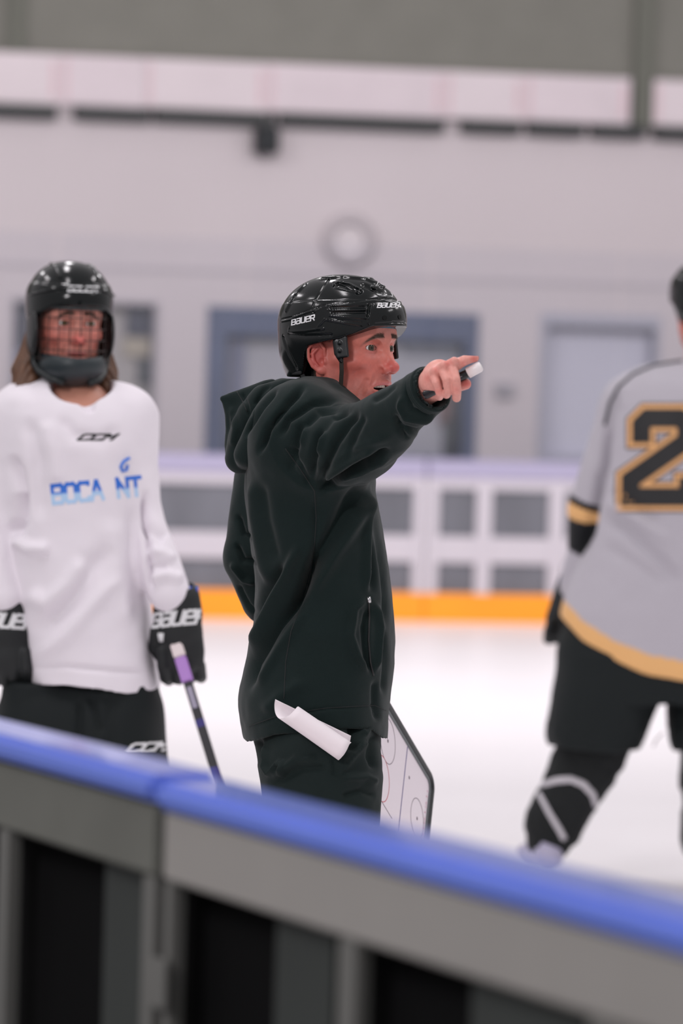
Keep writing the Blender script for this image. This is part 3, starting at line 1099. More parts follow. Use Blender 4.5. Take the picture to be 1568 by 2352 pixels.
def stroke_mark(name, text, ctr, ex, ey, width, height, target, m, parent, thick=0.0009, sw=0.9, shear=0.25, depth=None, adv=4.6, tilt=0.0, colf=None):
    """raised lettering laid on the surface of target: strokes sampled finely and dropped along depth"""
    ex = Vector(ex).normalized()
    ey = Vector(ey)
    ey = (ey - ex * ey.dot(ex)).normalized()
    if tilt:
        ex, ey = ex * math.cos(tilt) + ey * math.sin(tilt), ey * math.cos(tilt) - ex * math.sin(tilt)
    nrm = (Vector(depth) if depth is not None else (Vector(ctr) - CP)).normalized()
    W_ = (len(text) - 1) * adv + 3.4
    b = MB()
    cols = []
    for i, ch in enumerate(text):
        if ch == ' ': continue
        for st in GLY[ch]:
            for j in range(len(st) - 1):
                p, q = np.array(st[j], float), np.array(st[j + 1], float)
                d = q - p
                L = np.linalg.norm(d)
                d /= L
                nn = np.array((-d[1], d[0])) * sw / 2
                p = p - d * sw / 2
                q = q + d * sw / 2
                ns = max(2, int(L / 0.6))
                prev = None
                for k in range(ns + 1):
                    c = p + (q - p) * k / ns
                    row = []
                    for sg in (-1, 0, 1):
                        g = c + nn * sg
                        X = (g[0] + g[1] * shear + i * adv - W_ / 2 - 2.5 * shear) / W_ * width
                        Y = (g[1] - 2.5) / 5 * height
                        P = Vector(ctr) + ex * X + ey * Y
                        hit, hn, _, _ = target.ray_cast(P - nrm * 0.25, nrm)
                        if hit is None:
                            row = None
                            break
                        row.append((hit, hn if hn.dot(nrm) < 0 else -hn))
                    if row and prev:
                        for s_ in range(2):
                            qd = [prev[s_], prev[s_ + 1], row[s_ + 1], row[s_]]
                            b.hexa([h - n2 * 0.0004 for h, n2 in qd] + [h + n2 * thick for h, n2 in qd])
                    prev = row
    return b.build(name, m, parent)


def bvh(V, Q):
    return BVHTree.FromPolygons([tuple(v) for v in V], [tuple(int(i) for i in q) for q in Q])


def cord(name, pix, tree, rad, m, parent, D=7.4, lift=0.0, step=6.0, flat=1.0):
    """thin raised cord or seam following a line seen on the near side of a garment"""
    pts = []
    for i in range(len(pix) - 1):
        n = max(1, int(math.dist(pix[i], pix[i + 1]) / step))
        for k in range(n):
            t = k / n
            pts.append((pix[i][0] + (pix[i + 1][0] - pix[i][0]) * t, pix[i][1] + (pix[i + 1][1] - pix[i][1]) * t))
    pts.append(pix[-1])
    out = []
    for (x, y) in pts:
        d = (W(x, y, D) - CP).normalized()
        hit, hn, _, _ = tree.ray_cast(CP, d)
        if hit is not None:
            if hn.dot(d) > 0: hn = -hn
            out.append(hit + hn * lift)
    # keep the run free of jumps in depth
    run = [out[0]] if out else []
    for p in out[1:]:
        if (p - run[-1]).length < 0.06: run.append(p)
    if len(run) < 2: return None
    return MB().tube(run, rad, 8, flat=flat).build(name, m, parent, smooth=True)

# ================================================================== the coach
TH = R(54)
CD = 7.47
C_M = frame_from((math.sin(TH), -math.cos(TH), 0.03))
C_O = W(855, 798, CD - 0.075) - C_M @ Vector((-0.032, 0.082, 0))
coach = thing('person', (C_O.x, C_O.y, 0), 'person in dark green hooded jacket and black helmet, pointing right with a raised arm', 'person')
M_HELM = mat('helmet_gloss', S(9, 14, 15), rough=0.15, coat=0.0, spec=0.38)
M_HELM2 = mat('helmet_satin', S(17, 21, 23), rough=0.35)
M_MARK = mat('white_print', S(225, 226, 228), rough=0.5)
M_STRAP = mat('strap_web', S(38, 33, 27), rough=0.8, bump=0.4, bscale=900)


def build_helmet(M3, O, parent, h=0.0014, detail=True):
    """hockey helmet in head space; hp(px,py) gives a point on its near side"""
    s = SDF((-0.112, -0.165, -0.085), (0.112, 0.135, 0.155), h)
    def dome(g, X, Y, Z):
        e = (np.abs(X / 0.0985) ** 2.15 + np.abs((Y + 0.0165) / 0.1300) ** 2.15 + np.abs((Z - 0.045) / 0.0985) ** 2.15) ** (1 / 2.15)
        return np.minimum(g, (e - 1) * 0.1)
    s.fn(dome)
    zb_y = np.array([-0.17, -0.052, -0.044, -0.034, -0.024, 0.0, 0.045, 0.072, 0.10, 0.14])
    zb_z = np.array([-0.056, -0.054, -0.045, -0.012, 0.003, 0.008, 0.016, 0.026, 0.040, 0.042])
    # brow band and the deep back shell
    def band(g, X, Y, Z):
        e = np.sqrt((X / 0.1030) ** 2 + ((Y + 0.0135) / 0.1365) ** 2 + (np.maximum(Z - 0.052, 0) / 0.085) ** 2 + (np.minimum(Z - 0.052, 0) / 0.19) ** 2)
        d = (e - 1) * 0.1
        top = 0.090 - 0.05 * np.clip(-(Y + 0.01), 0, 1) * 1.0
        d = np.maximum(d, Z - top)
        k = 0.003
        hh = np.maximum(k - np.abs(g - d), 0) / k
        return np.minimum(g, d) - hh * hh * k * 0.25
    s.fn(band)
    s.ell((0, -0.062, 0.0), (0.082, 0.080, 0.085), 0.012)
    if detail:
        Vb, Qb = s.mesh(0)
        tb = bvh(Vb, Qb)
        Mi = M3.transposed()
        o_ = Mi @ (CP - O)
        def hp(px, py):
            d = (Mi @ (W(px, py, 8) - CP)).normalized()
            h_ = tb.ray_cast(o_, d)[0]
            if h_ is None: h_ = tb.find_nearest(o_ + d * ((-o_).dot(d)))[0]
            return tuple(h_)
        for mir in (1, -1):
            Mr = lambda p: (p[0] * mir, p[1], p[2])
            def H(pts):
                o = []
                for i in range(len(pts) - 1):
                    n_ = max(1, int(math.dist(pts[i], pts[i + 1]) / 7))
                    o += [Mr(hp(pts[i][0] + (pts[i + 1][0] - pts[i][0]) * k / n_, pts[i][1] + (pts[i + 1][1] - pts[i][1]) * k / n_)) for k in range(n_)]
                return o + [Mr(hp(*pts[-1]))]
            def HR(pts, rr):
                o = H(pts)
                return o, list(np.interp(np.linspace(0, len(rr) - 1, len(o)), range(len(rr)), rr))
            # raised dome ridges, then grooves and vents
            s.tube(H([(742, 640), (790, 637), (840, 642), (885, 662)]), 0.004, 0.006)
            s.tube(H([(700, 655), (675, 680), (658, 712)]), 0.003, 0.006)
            s.tube(H([(762, 632), (746, 655), (726, 686), (716, 706), (722, 722)]), 0.0013, 0.002, 'cut')
            s.tube(H([(722, 712), (740, 702), (800, 694), (860, 687), (905, 686)]), 0.0016, 0.002, 'cut')
            s.tube(H([(722, 716), (740, 706), (800, 698), (860, 691), (905, 690)]), 0.0013, 0.002)
            s.tube(H([(646, 734), (668, 729), (700, 716), (722, 709)]), 0.0014, 0.002, 'cut')
            s.tube(H([(646, 738), (668, 733), (700, 720), (722, 713)]), 0.0012, 0.002)
            s.tube(*HR([(770, 655), (778, 650), (798, 655), (812, 662)], [0.0055, 0.006, 0.005, 0.002]), 0.003, 'cut')
            s.tube(*HR([(800, 660), (822, 668)], [0.004, 0.007]), 0.006, 'cut')
            s.tube(*HR([(838, 655), (868, 668), (893, 672)], [0.004, 0.006, 0.003]), 0.008, 'cut')
            s.tube(H([(768, 647), (800, 650), (828, 664), (815, 672), (772, 661), (768, 648)]), 0.0014, 0.002)
            for a, b_, r_ in (((760, 707), (838, 705), 0.0024), ((763, 719), (838, 717), 0.0028), ((760, 735), (830, 741), 0.0012), ((848, 700), (845, 728), 0.003)):
                s.tube(H([a, b_]), r_, 0.001, 'cut')
            for a, b_ in (((750, 701), (842, 699)), ((753, 712), (842, 711)), ((756, 725), (845, 731)), ((745, 733), (830, 747)), ((745, 733), (728, 752))):
                s.tube(H([a, b_]), 0.0013, 0.002)
            s.tube(H([(664, 752), (662, 762), (700, 760), (742, 754)]), 0.0014, 0.002)
            s.tube(H([(672, 728), (726, 709)]), 0.0010, 0.002)
            s.tube(H([(664, 768), (700, 772), (760, 770)]), 0.0016, 0.002, 'cut')
            s.tube(H([(855, 700), (850, 720), (846, 742)]), 0.0014, 0.003)
            s.tube(H([(862, 744), (900, 741), (928, 740)]), 0.0012, 0.002, 'cut')
            s.tube(H([(650, 775), (662, 810), (680, 845)]), 0.003, 0.004, 'cut')
    # hollow for the head
    def hollow(g, X, Y, Z):
        e = (np.sqrt((X / 0.0865) ** 2 + ((Y + 0.013) / 0.112) ** 2 + (np.maximum(Z - 0.03, 0) / 0.100) ** 2) - 1) * 0.085
        zb = np.interp(Y.ravel(), zb_y, zb_z)[None, :, None].astype(np.float32)
        return np.maximum(np.maximum(g, -e), zb - Z)
    s.fn(hollow)
    V, Q = s.mesh(1)
    hel = mesh_np('helmet', xf(V, M3, O), Q, M_HELM, parent)
    # foam liner inside
    s = SDF((-0.1, -0.135, -0.06), (0.1, 0.115, 0.14), 0.0028)
    def liner(g, X, Y, Z):
        a = (np.sqrt((X / 0.089) ** 2 + ((Y + 0.013) / 0.115) ** 2 + (np.maximum(Z - 0.03, 0) / 0.103) ** 2) - 1) * 0.087
        b = (np.sqrt((X / 0.079) ** 2 + ((Y + 0.013) / 0.1015) ** 2 + (np.maximum(Z - 0.03, 0) / 0.096) ** 2) - 1) * 0.08
        zb = np.interp(Y.ravel(), zb_y, zb_z)[None, :, None].astype(np.float32)
        return np.maximum(np.maximum(a, -b), zb + 0.001 - Z)
    s.fn(liner)
    Vl, Ql = s.mesh(1)
    cl = np.tile(np.array(S(20, 22, 24)[:3]), (len(Vl), 1))
    cl[Vl[:, 1] > 0.06] = S(40, 92, 108)[:3]
    mesh_np('liner', xf(Vl, M3, O), Ql, mat('liner_foam', attr='Col', rough=0.7), hel, cl)
    return hel, xf(V, M3, O), Q


hel, hlV, hlQ = build_helmet(C_M, C_O, coach)
HT = bvh(hlV, hlQ)
RX = Rv.copy()
for (cx, cy, w_, h_, tl, tw) in ((696, 735, 53, 11.5, 0.22, 0), (892, 701, 49, 9.5, 0.03, 0)):
    c = W(cx, cy, CD - 0.12)
    stroke_mark('brand_mark', 'BaUER', c, Rv, Uv, w_ / 1195, h_ / 1195, HT, M_MARK, hel, thick=0.0006, sw=1.0, shear=0.28, tilt=tl)
for (bx, by) in ((883, 730), (917, 728)):
    d = (W(bx, by, 7) - CP).normalized()
    p, n_, _, _ = HT.ray_cast(CP, d)
    b = MB().tube([p - n_ * 0.001, p + n_ * 0.0016, p + n_ * 0.0022], [0.0048, 0.0046, 0.0030], 14)
    b.tube([p + n_ * 0.002, p + n_ * 0.0026], [0.0016, 0.0014], 6)
    b.build('screw', mat('screw_black', S(22, 24, 24), rough=0.25, metal=0.6), hel)
# ear loop mount, chin straps
LC = lambda *p: C_O + C_M @ Vector(p)
s = SDF((-0.105, 0.01, -0.045), (-0.06, 0.075, 0.03), 0.0012)
s.box((-0.0845, 0.048, 0.000), (0.0035, 0.0125, 0.021), 0.003, rot=np.array(Matrix.Rotation(0.12, 3, 'X') @ Matrix.Rotation(-0.22, 3, 'Z')))
s.tube([(-0.086, 0.034, 0.010), (-0.084, 0.036, -0.012), (-0.082, 0.043, -0.026)], [0.006, 0.006, 0.004], 0.004)
for z in (0.008, -0.007):
    s.ell((-0.0885, 0.0455, z), (0.003, 0.0042, 0.0042), 0.001)
V_, Q_ = s.mesh(1)
for sg in (1, -1):
    VV = V_ * np.array([sg, 1, 1])
    mesh_np('strap_mount', xf(VV, C_M, C_O), Q_ if sg == 1 else Q_[:, ::-1], M_HELM2, hel)
for sg in (-1, 1):
    st = [LC(sg * 0.0815, 0.044, -0.020), LC(sg * 0.0745, 0.040, -0.048), LC(sg * 0.069, 0.034, -0.075), LC(sg * 0.060, 0.030, -0.100), LC(sg * 0.043, 0.026, -0.128), LC(sg * 0.012, 0.028, -0.143), LC(0, 0.028, -0.144)]
    MB().tube(st, 0.0052, 8, flat=0.25, up=C_M @ Vector((1, 0, 0))).build('chin_strap', M_STRAP, hel, smooth=True)
    st = [LC(sg * 0.080, -0.050, -0.052), LC(sg * 0.072, -0.040, -0.082), LC(sg * 0.066, -0.005, -0.105), LC(sg * 0.058, 0.022, -0.112)]
    MB().tube(st, 0.0052, 8, flat=0.3, up=C_M @ Vector((1, 0, 0))).build('rear_strap', mat('strap_black', S(20, 22, 22), rough=0.8), hel, smooth=True)
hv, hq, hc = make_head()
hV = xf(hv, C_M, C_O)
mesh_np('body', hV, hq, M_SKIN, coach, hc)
add_eyes(C_M, C_O, coach, look=R(-13), ic=(0.05,0.036,0.018))
add_teeth(C_M, C_O, coach)
add_brows(hv, hq, C_M, C_O, coach)

# ------------------------------------------------------------------ jacket
M_JKT = mat('fleece_green', S(9, 26, 25), rough=0.8, bump=0.5, bscale=700, spec=0.2, sheen=0.10, var=0.05, vscale=14, dist=0.0008)
M_SEAM = mat('seam_dark', S(22, 28, 28), rough=0.85)
M_HOODM = M_JKT


def rows_px(rows, D, dy=0.0):
    """(py, left px, right px, half depth, [centre shift in y]) -> loft rows"""
    out = []
    for r in rows:
        py, L, Rr, hd = r[:4]
        c = r[4] if len(r) > 4 else 0.0
        a = W(L, py, D + dy + c)
        b = W(Rr, py, D + dy + c)
        out.append(((a.z + b.z) / 2, (a.x + b.x) / 2, D + dy + c, (b.x - a.x) / 2, hd))
    return out


BD = CD + 0.02
body_rows = [(880, 690, 800, .05), (905, 655, 830, .10), (930, 622, 842, .150), (960, 602, 852, .185), (1000, 586, 858, .200), (1060, 566, 861, .208),
             (1120, 560, 864, .205), (1200, 567, 877, .200), (1270, 577, 889, .196), (1330, 586, 897, .194), (1400, 584, 904, .196), (1480, 574, 907, .200),
             (1550, 558, 902, .205), (1610, 547, 895, .208), (1650, 551, 892, .208), (1700, 560, 891, .205), (1740, 566, 890, .204)]
lo = (W(480, 1700, BD).x, 6.80, W(0, 1745, BD).z - 0.03)
hi = (W(1030, 800, 6.95).x, BD + 0.34, W(1000, 850, BD).z)
s = SDF(lo, hi, 0.0036)
s.loft(rows_px(body_rows, BD), 0, pw=2.5)
A_ = lambda px, py, dy: W(px, py, CD + dy)
# shoulders and near arm
s.tube([A_(690, 965, -.13), A_(745, 935, 0), A_(780, 960, .15)], [.070, .062, .070], .06)
s.tube([A_(690, 1005, -.12), A_(740, 1022, -.16), A_(800, 1024, -.22)], [.096, .086, .072], .05)
s.tube([A_(800, 1022, -.22), A_(850, 1000, -.27), A_(885, 974, -.31), A_(935, 932, -.37), A_(968, 908, -.405)],
       [.072, .066, .062, .050, .0455], .02)
s.tube([A_(968, 908, -.405), A_(984, 897, -.42)], [.0455, .0435], .004)
s.tube([A_(730, 1110, -.06), A_(800, 1065, -.15), A_(860, 1030, -.22)], [.042, .042, .038], .04)
# far arm, bent behind the back
s.tube([A_(650, 965, .17), A_(610, 1120, .22), A_(578, 1280, .20)], [.078, .066, .056], .03)
s.tube([A_(578, 1280, .20), A_(612, 1370, .22), A_(700, 1480, .25), A_(800, 1580, .24)], [.056, .054, .046, .040], .01)
# collar standing round the neck
s.tube([A_(722, 872, .02), A_(765, 900, -.075), A_(812, 930, -.02), A_(800, 915, .07), A_(740, 880, .09), A_(722, 872, .02)], .016, .02)
# open sleeve end, neck opening and hem: hollowed
s.tube([A_(975, 903, -.41), A_(1000, 888, -.435)], [.036, .0375], .002, 'cut')
s.tube([A_(770, 880, 0.0), A_(752, 850, 0.0)], [.052, .066], .006, 'cut')
inner = [(py, L + 13, Rr - 13, hd - .012) for (py, L, Rr, hd) in body_rows if py > 1500] 
inner = [(1560, 640, 830, .12)] + [r for r in inner if r[0] >= 1600]
s.loft(rows_px(inner, BD), 0.004, 'cut', pw=2.5)


def hemcut(g, X, Y, Z):
    # the hem curves: low at the back, high along the side, low in front
    hx_ = [W(p, 1650, BD).x for p in (545, 575, 640, 720, 800, 850, 880, 900)]
    hz_ = [W(784, p, BD).z for p in (1700, 1686, 1659, 1646, 1641, 1645, 1672, 1686)]
    zc = np.interp(X.ravel(), hx_, hz_)[:, None, None].astype(np.float32)
    # seen from above the waist, the near hem sits as drawn; the far side level with it
    return np.maximum(g, zc - 0.012 - Z)


s.fn(hemcut)
V, Q = s.mesh(2)


def edge_relax(V, Q, px_, py_, near):
    for _ in range(8):
        V = np.where(near[:, None], lap(V, Q, .5), V)
    return V


X_, Y_ = proj(V)
V = edge_relax(V, Q, X_, Y_, (Y_ > 1628) | (np.hypot(X_ - 990, Y_ - 898) < 66))
F = [
    # sleeve and shoulder drapes
    ([(705, 880), (660, 925), (615, 985), (590, 1050)], .010, 9, 'v'),
    ([(640, 885), (600, 930), (556, 1000), (548, 1060)], .008, 8, 'v'),
    ([(590, 895), (562, 930), (548, 985), (540, 1035)], .005, 7, 'v'),
    ([(560, 895), (585, 925)], .004, 4, 'v'),
    ([(790, 915), (720, 925), (660, 965), (640, 1010)], .007, 9, 'v'),
    ([(800, 930), (730, 945), (690, 985), (672, 1040), (668, 1090)], .008, 11, 'v'),
    ([(815, 935), (760, 960), (728, 1005), (715, 1060), (716, 1120)], .009, 10, 'v'),
    ([(830, 940), (795, 975), (768, 1020), (745, 1085), (728, 1130)], .008, 11, 'v'),
    ([(840, 950), (815, 1000), (800, 1050)], .004, 9, 'v'),
    ([(770, 945), (742, 985), (726, 1050)], .006, 9, 'r'),
    ([(735, 935), (700, 970), (685, 1030)], .005, 9, 'r'),
    ([(724, 1135), (790, 1090), (860, 1050), (905, 1030)], .012, 10, 'v'),
    ([(735, 1105), (800, 1062), (870, 1025)], .007, 11, 'r'),
    ([(740, 1120), (830, 1085), (900, 1050)], .004, 5, 'r'),
    ([(905, 965), (925, 985), (960, 992), (1000, 975)], .006, 7, 'v'),
    ([(905, 950), (915, 985), (940, 1010)], .006, 6, 'v'),
    ([(925, 905), (918, 935), (930, 960), (975, 965), (1005, 950)], .005, 7, 'r'),
    ([(945, 870), (935, 905), (945, 940), (990, 955)], .005, 6, 'v'),
    ([(965, 855), (957, 890), (970, 925), (1005, 940)], .004, 5, 'v'),
    ([(850, 925), (885, 905), (910, 880)], .003, 8, 'v'),
    ([(745, 1080), (812, 1030), (905, 1000)], .003, 12, 'r'),
    # back and side panels
    ([(655, 1020), (690, 1070), (712, 1120)], .004, 7, 'v'),
    ([(580, 1090), (585, 1180), (600, 1280), (620, 1350)], .006, 14, 'r'),
    ([(600, 1100), (612, 1200), (640, 1300)], .004, 16, 'v'),
    ([(850, 1100), (790, 1180), (735, 1270), (690, 1360), (640, 1450)], .012, 22, 'v'),
    ([(860, 1130), (810, 1210), (760, 1290), (705, 1380)], .007, 18, 'r'),
    ([(735, 1250), (700, 1340), (640, 1430), (585, 1520), (562, 1600)], .012, 15, 'v'),
    ([(690, 1240), (655, 1330), (610, 1420), (572, 1510)], .010, 14, 'r'),
    ([(655, 1290), (610, 1370), (580, 1460)], .008, 12, 'v'),
    ([(700, 1400), (640, 1490), (590, 1580)], .005, 12, 'r'),
    ([(722, 1140), (724, 1230), (712, 1330)], .004, 7, 'v'),
    ([(855, 1100), (850, 1200), (848, 1300), (848, 1370)], .006, 9, 's'),
    ([(862, 1150), (875, 1260), (885, 1360), (890, 1450)], .006, 8, 'v'),
    ([(848, 1368), (815, 1400), (806, 1460), (822, 1510), (852, 1552)], .006, 9, 'r'),
    ([(850, 1385), (836, 1440), (842, 1510), (855, 1552)], .006, 11, 'v'),
    ([(862, 1380), (872, 1440), (868, 1500), (862, 1550)], .006, 8, 'r'),
    ([(880, 1440), (888, 1520), (882, 1600)], .005, 8, 'v'),
    ([(862, 1560), (862, 1620), (870, 1660)], .005, 9, 'v'),
    ([(700, 1560), (640, 1600), (600, 1640)], .003, 18, 'r'),
    ([(570, 1672), (640, 1646), (750, 1628), (860, 1622), (888, 1640)], .0018, 3.5, 'v'),
    # far sleeve
    ([(545, 1180), (560, 1225), (590, 1235)], .007, 7, 'v'),
    ([(540, 1245), (560, 1285), (600, 1290)], .008, 8, 'v'),
    ([(530, 1290), (560, 1330), (590, 1340)], .006, 7, 'r'),
    ([(545, 1340), (570, 1390), (590, 1410)], .005, 6, 'v'),
]
F = [(a, b_, c_ * 0.78, k) for a, b_, c_, k in F]
V = folds(V, Q, F, amp=1.9)
N_ = normals(V, Q)
V = V + N_ * (0.0018 * vnoise(V * np.array([1, 1, 0.45]), 16, 2) + 0.0009 * vnoise(V, 42, 4))[:, None]
V = lap(V, Q, 0.2)
jkt = mesh_np('jacket', V, Q, M_JKT, coach)
JT = bvh(V, Q)
for nm, px_, r_ in (('side_seam', [(655, 1030), (690, 1078), (722, 1128), (726, 1190), (722, 1250), (712, 1320), (700, 1370)], .0013),
                    ('side_seam', [(690, 1395), (668, 1450), (656, 1520), (652, 1605)], .0012),
                    ('front_seam', [(852, 1105), (850, 1200), (846, 1300), (844, 1365)], .0012),
                    ('hem_stitch', [(572, 1668), (640, 1643), (750, 1626), (860, 1620), (886, 1632)], .0010),
                    ('hood_seam', [(563, 893), (575, 930), (590, 955)], .0012)):
    cord(nm, px_, JT, r_, M_SEAM, jkt)
zp = cord('zipper', [(846, 1378), (848, 1420), (846, 1470), (850, 1520), (857, 1552)], JT, .0022, mat('zipper_black', S(12, 15, 16), rough=0.5), jkt)
pl = cord('zipper_pull', [(844, 1372), (846, 1384)], JT, .0042, mat('zipper_metal', S(190, 190, 192), rough=0.25, metal=0.9), jkt, lift=0.002)

# ribbed cuff at the wrist of the raised arm
ca, cb = A_(968, 908, -.405), A_(990, 893, -.428)
cx_ = (cb - ca).normalized()
cu = (ZV - cx_ * ZV.dot(cx_)).normalized()
cw_ = cx_.cross(cu)
for k in range(3):
    cc_ = A_(981, 899, -.418) + cx_ * (.0045 * k)
    rg = [cc_ + cu * (.0415 * math.cos(a)) + cw_ * (.0415 * math.sin(a)) for a in np.linspace(0, 2 * math.pi, 49)]
    MB().tube(rg, .0042, 8, cap=False).build('cuff_rib', M_JKT, jkt, smooth=True)
# hood: its own soft piece folded down on the back
s = SDF((W(495, 1000, BD).x, CD - 0.22, W(700, 1110, BD).z), (W(800, 1000, BD).x, CD + 0.22, W(700, 850, BD).z), 0.003)
HB = [
    ([(705, 893, -.05), (650, 897, -.065), (608, 915, -.065), (580, 955, -.055), (560, 1005, -.04), (553, 1052, -.03)], [.018, .024, .029, .031, .030, .031], .010),
    ([(705, 893, .05), (650, 897, .065), (608, 915, .065), (580, 955, .055), (560, 1005, .04), (553, 1052, .03)], [.018, .024, .029, .031, .030, .031], .010),
    ([(765, 912, .12), (720, 903, .13), (650, 920, .135), (600, 965, .12), (575, 1030, .09)], [.014, .024, .028, .028, .028], .004),
]
for pts, rr, k in HB:
    s.tube([A_(*p) for p in pts], rr, k)
s.tube([A_(*p) for p in [(548, 1030, 0), (552, 1066, 0)]], [.022, .020], .01)
# pointed opening flap
s.tube([A_(*p) for p in [(625, 885, -.02), (560, 903, -.02), (511, 915, -.015)]], [.012, .010, .0045], .012)
s.tube([A_(*p) for p in [(513, 917, -.015), (527, 950, -.02), (530, 990, -.02), (527, 1022, -.018), (533, 1045, -.01)]], [.0045, .008, .008, .009, .010], .006)
s.tube([A_(*p) for p in [(540, 925, -.02), (550, 960, -.02), (548, 1000, -.02), (545, 1035, -.015)]], [.014, .020, .022, .020], .012, flat=(0, 1, 0), fr=.6)
s.tube([A_(*p) for p in [(612, 900, -.02), (566, 925, -.02), (556, 965, -.02), (552, 1010, -.02)]], [.018, .020, .020, .018], .012)
# the fat near lobe and the strip beside it
s.tube([A_(*p) for p in [(762, 908, -.085), (728, 898, -.105), (688, 898, -.118), (648, 918, -.128), (610, 960, -.126), (584, 1005, -.112), (567, 1045, -.092), (566, 1054, -.06)]],
       [.010, .018, .024, .028, .028, .0255, .0255, .022], .0015)
s.tube([A_(*p) for p in [(765, 916, -.10), (715, 918, -.128), (664, 942, -.142), (626, 985, -.140), (600, 1028, -.12), (588, 1050, -.10)]],
       [.006, .010, .013, .015, .016, .012], .0015)
V2, Q2 = s.mesh(1)
F2 = [([(700, 885), (655, 888), (615, 918), (585, 965), (560, 1010)], .006, 6, 'v'),
      ([(690, 900), (645, 915), (612, 950), (590, 995)], .006, 8, 'r'),
      ([(640, 940), (605, 985), (580, 1040)], .004, 6, 'v'),
      ([(690, 890), (660, 905), (625, 945), (600, 990), (578, 1030)], .003, 5, 'v'),
      ([(620, 880), (600, 905), (585, 935)], .004, 6, 'v'),
      ([(555, 900), (568, 930), (575, 960)], .003, 4, 'v'),
      ([(530, 930), (540, 985), (533, 1030)], .003, 7, 'r')]
V2 = folds(V2, Q2, F2, amp=1.7)
V2 = V2 + normals(V2, Q2) * (0.0012 * vnoise(V2, 30, 6))[:, None]
hood = mesh_np('hood', V2, Q2, M_JKT, jkt)
H2 = bvh(V2, Q2)
cord('hood_seam', [(543, 898), (556, 920), (567, 945)], H2, .0012, M_SEAM, hood)

# ------------------------------------------------------------------ trousers, skates
M_PNT = mat('trouser_green', S(18, 30, 29), rough=0.78, bump=0.4, bscale=800, spec=0.2, sheen=0.03, var=0.04, vscale=12, dist=0.0008)
lo = (W(480, 1700, BD).x, BD - 0.27, 0.06)
hi = (W(960, 1700, BD).x, BD + 0.30, W(784, 1590, BD).z)
s = SDF(lo, hi, 0.0045)
s.loft(rows_px([(1600, 575, 876, .17), (1650, 576, 876, .18), (1700, 580, 874, .185), (1740, 590, 872, .19), (1790, 602, 876, .19), (1830, 608, 870, .19), (1880, 612, 862, .185), (1930, 618, 856, .17)], BD), 0, pw=2.5)
for sg in (-1, 1):
    y0 = sg * 0.10
    s.tube([A_(735, 1760, y0), A_(742, 1900, y0 + sg * .015), A_(765, 2150, y0 + sg * .03), A_(745, 2400, y0 + sg * .04), A_(735, 2590, y0 + sg * .04)],
           [.115, .108, .086, .076, .066], .03)
def crotch(g, X, Y, Z):
    zt = W(784, 1900, BD).z
    d = np.maximum(np.abs(Y - CD) - 0.012, Z - zt) + 0 * X
    return np.maximum(g, -d)
s.fn(crotch)
V3, Q3 = s.mesh(2)
F3 = [([(600, 1705), (606, 1730), (606, 1760), (618, 1778), (640, 1750), (648, 1765)], .006, 5, 'r'),
      ([(590, 1690), (596, 1725), (598, 1760)], .007, 7, 'v'),
      ([(635, 1760), (650, 1752), (648, 1775), (640, 1790)], .005, 5, 'r'),
      ([(618, 1790), (680, 1745), (730, 1740)], .006, 9, 'r'),
      ([(620, 1800), (690, 1765), (760, 1760)], .005, 9, 'v'),
      ([(766, 1740), (768, 1785)], .003, 6, 'v'),
      ([(775, 1775), (810, 1735), (850, 1700)], .006, 8, 'r'),
      ([(780, 1790), (840, 1785), (870, 1800)], .006, 8, 'r'),
      ([(850, 1650), (838, 1690), (815, 1720)], .006, 6, 'r'),
      ([(860, 1680), (850, 1740), (862, 1770)], .006, 7, 'v'),
      ([(805, 1640), (812, 1690), (805, 1730)], .008, 8, 'v'),
      ([(828, 1645), (832, 1690)], .005, 5, 'r'),
      ([(780, 1830), (830, 1815), (865, 1830)], .005, 7, 'v')]
V3 = folds(V3, Q3, F3, amp=1.7)
V3 = V3 + normals(V3, Q3) * (0.003 * vnoise(V3 * np.array([1, 1, 0.7]), 14, 8) + 0.0015 * vnoise(V3, 36, 12))[:, None]
mesh_np('trousers', V3, Q3, M_PNT, coach)


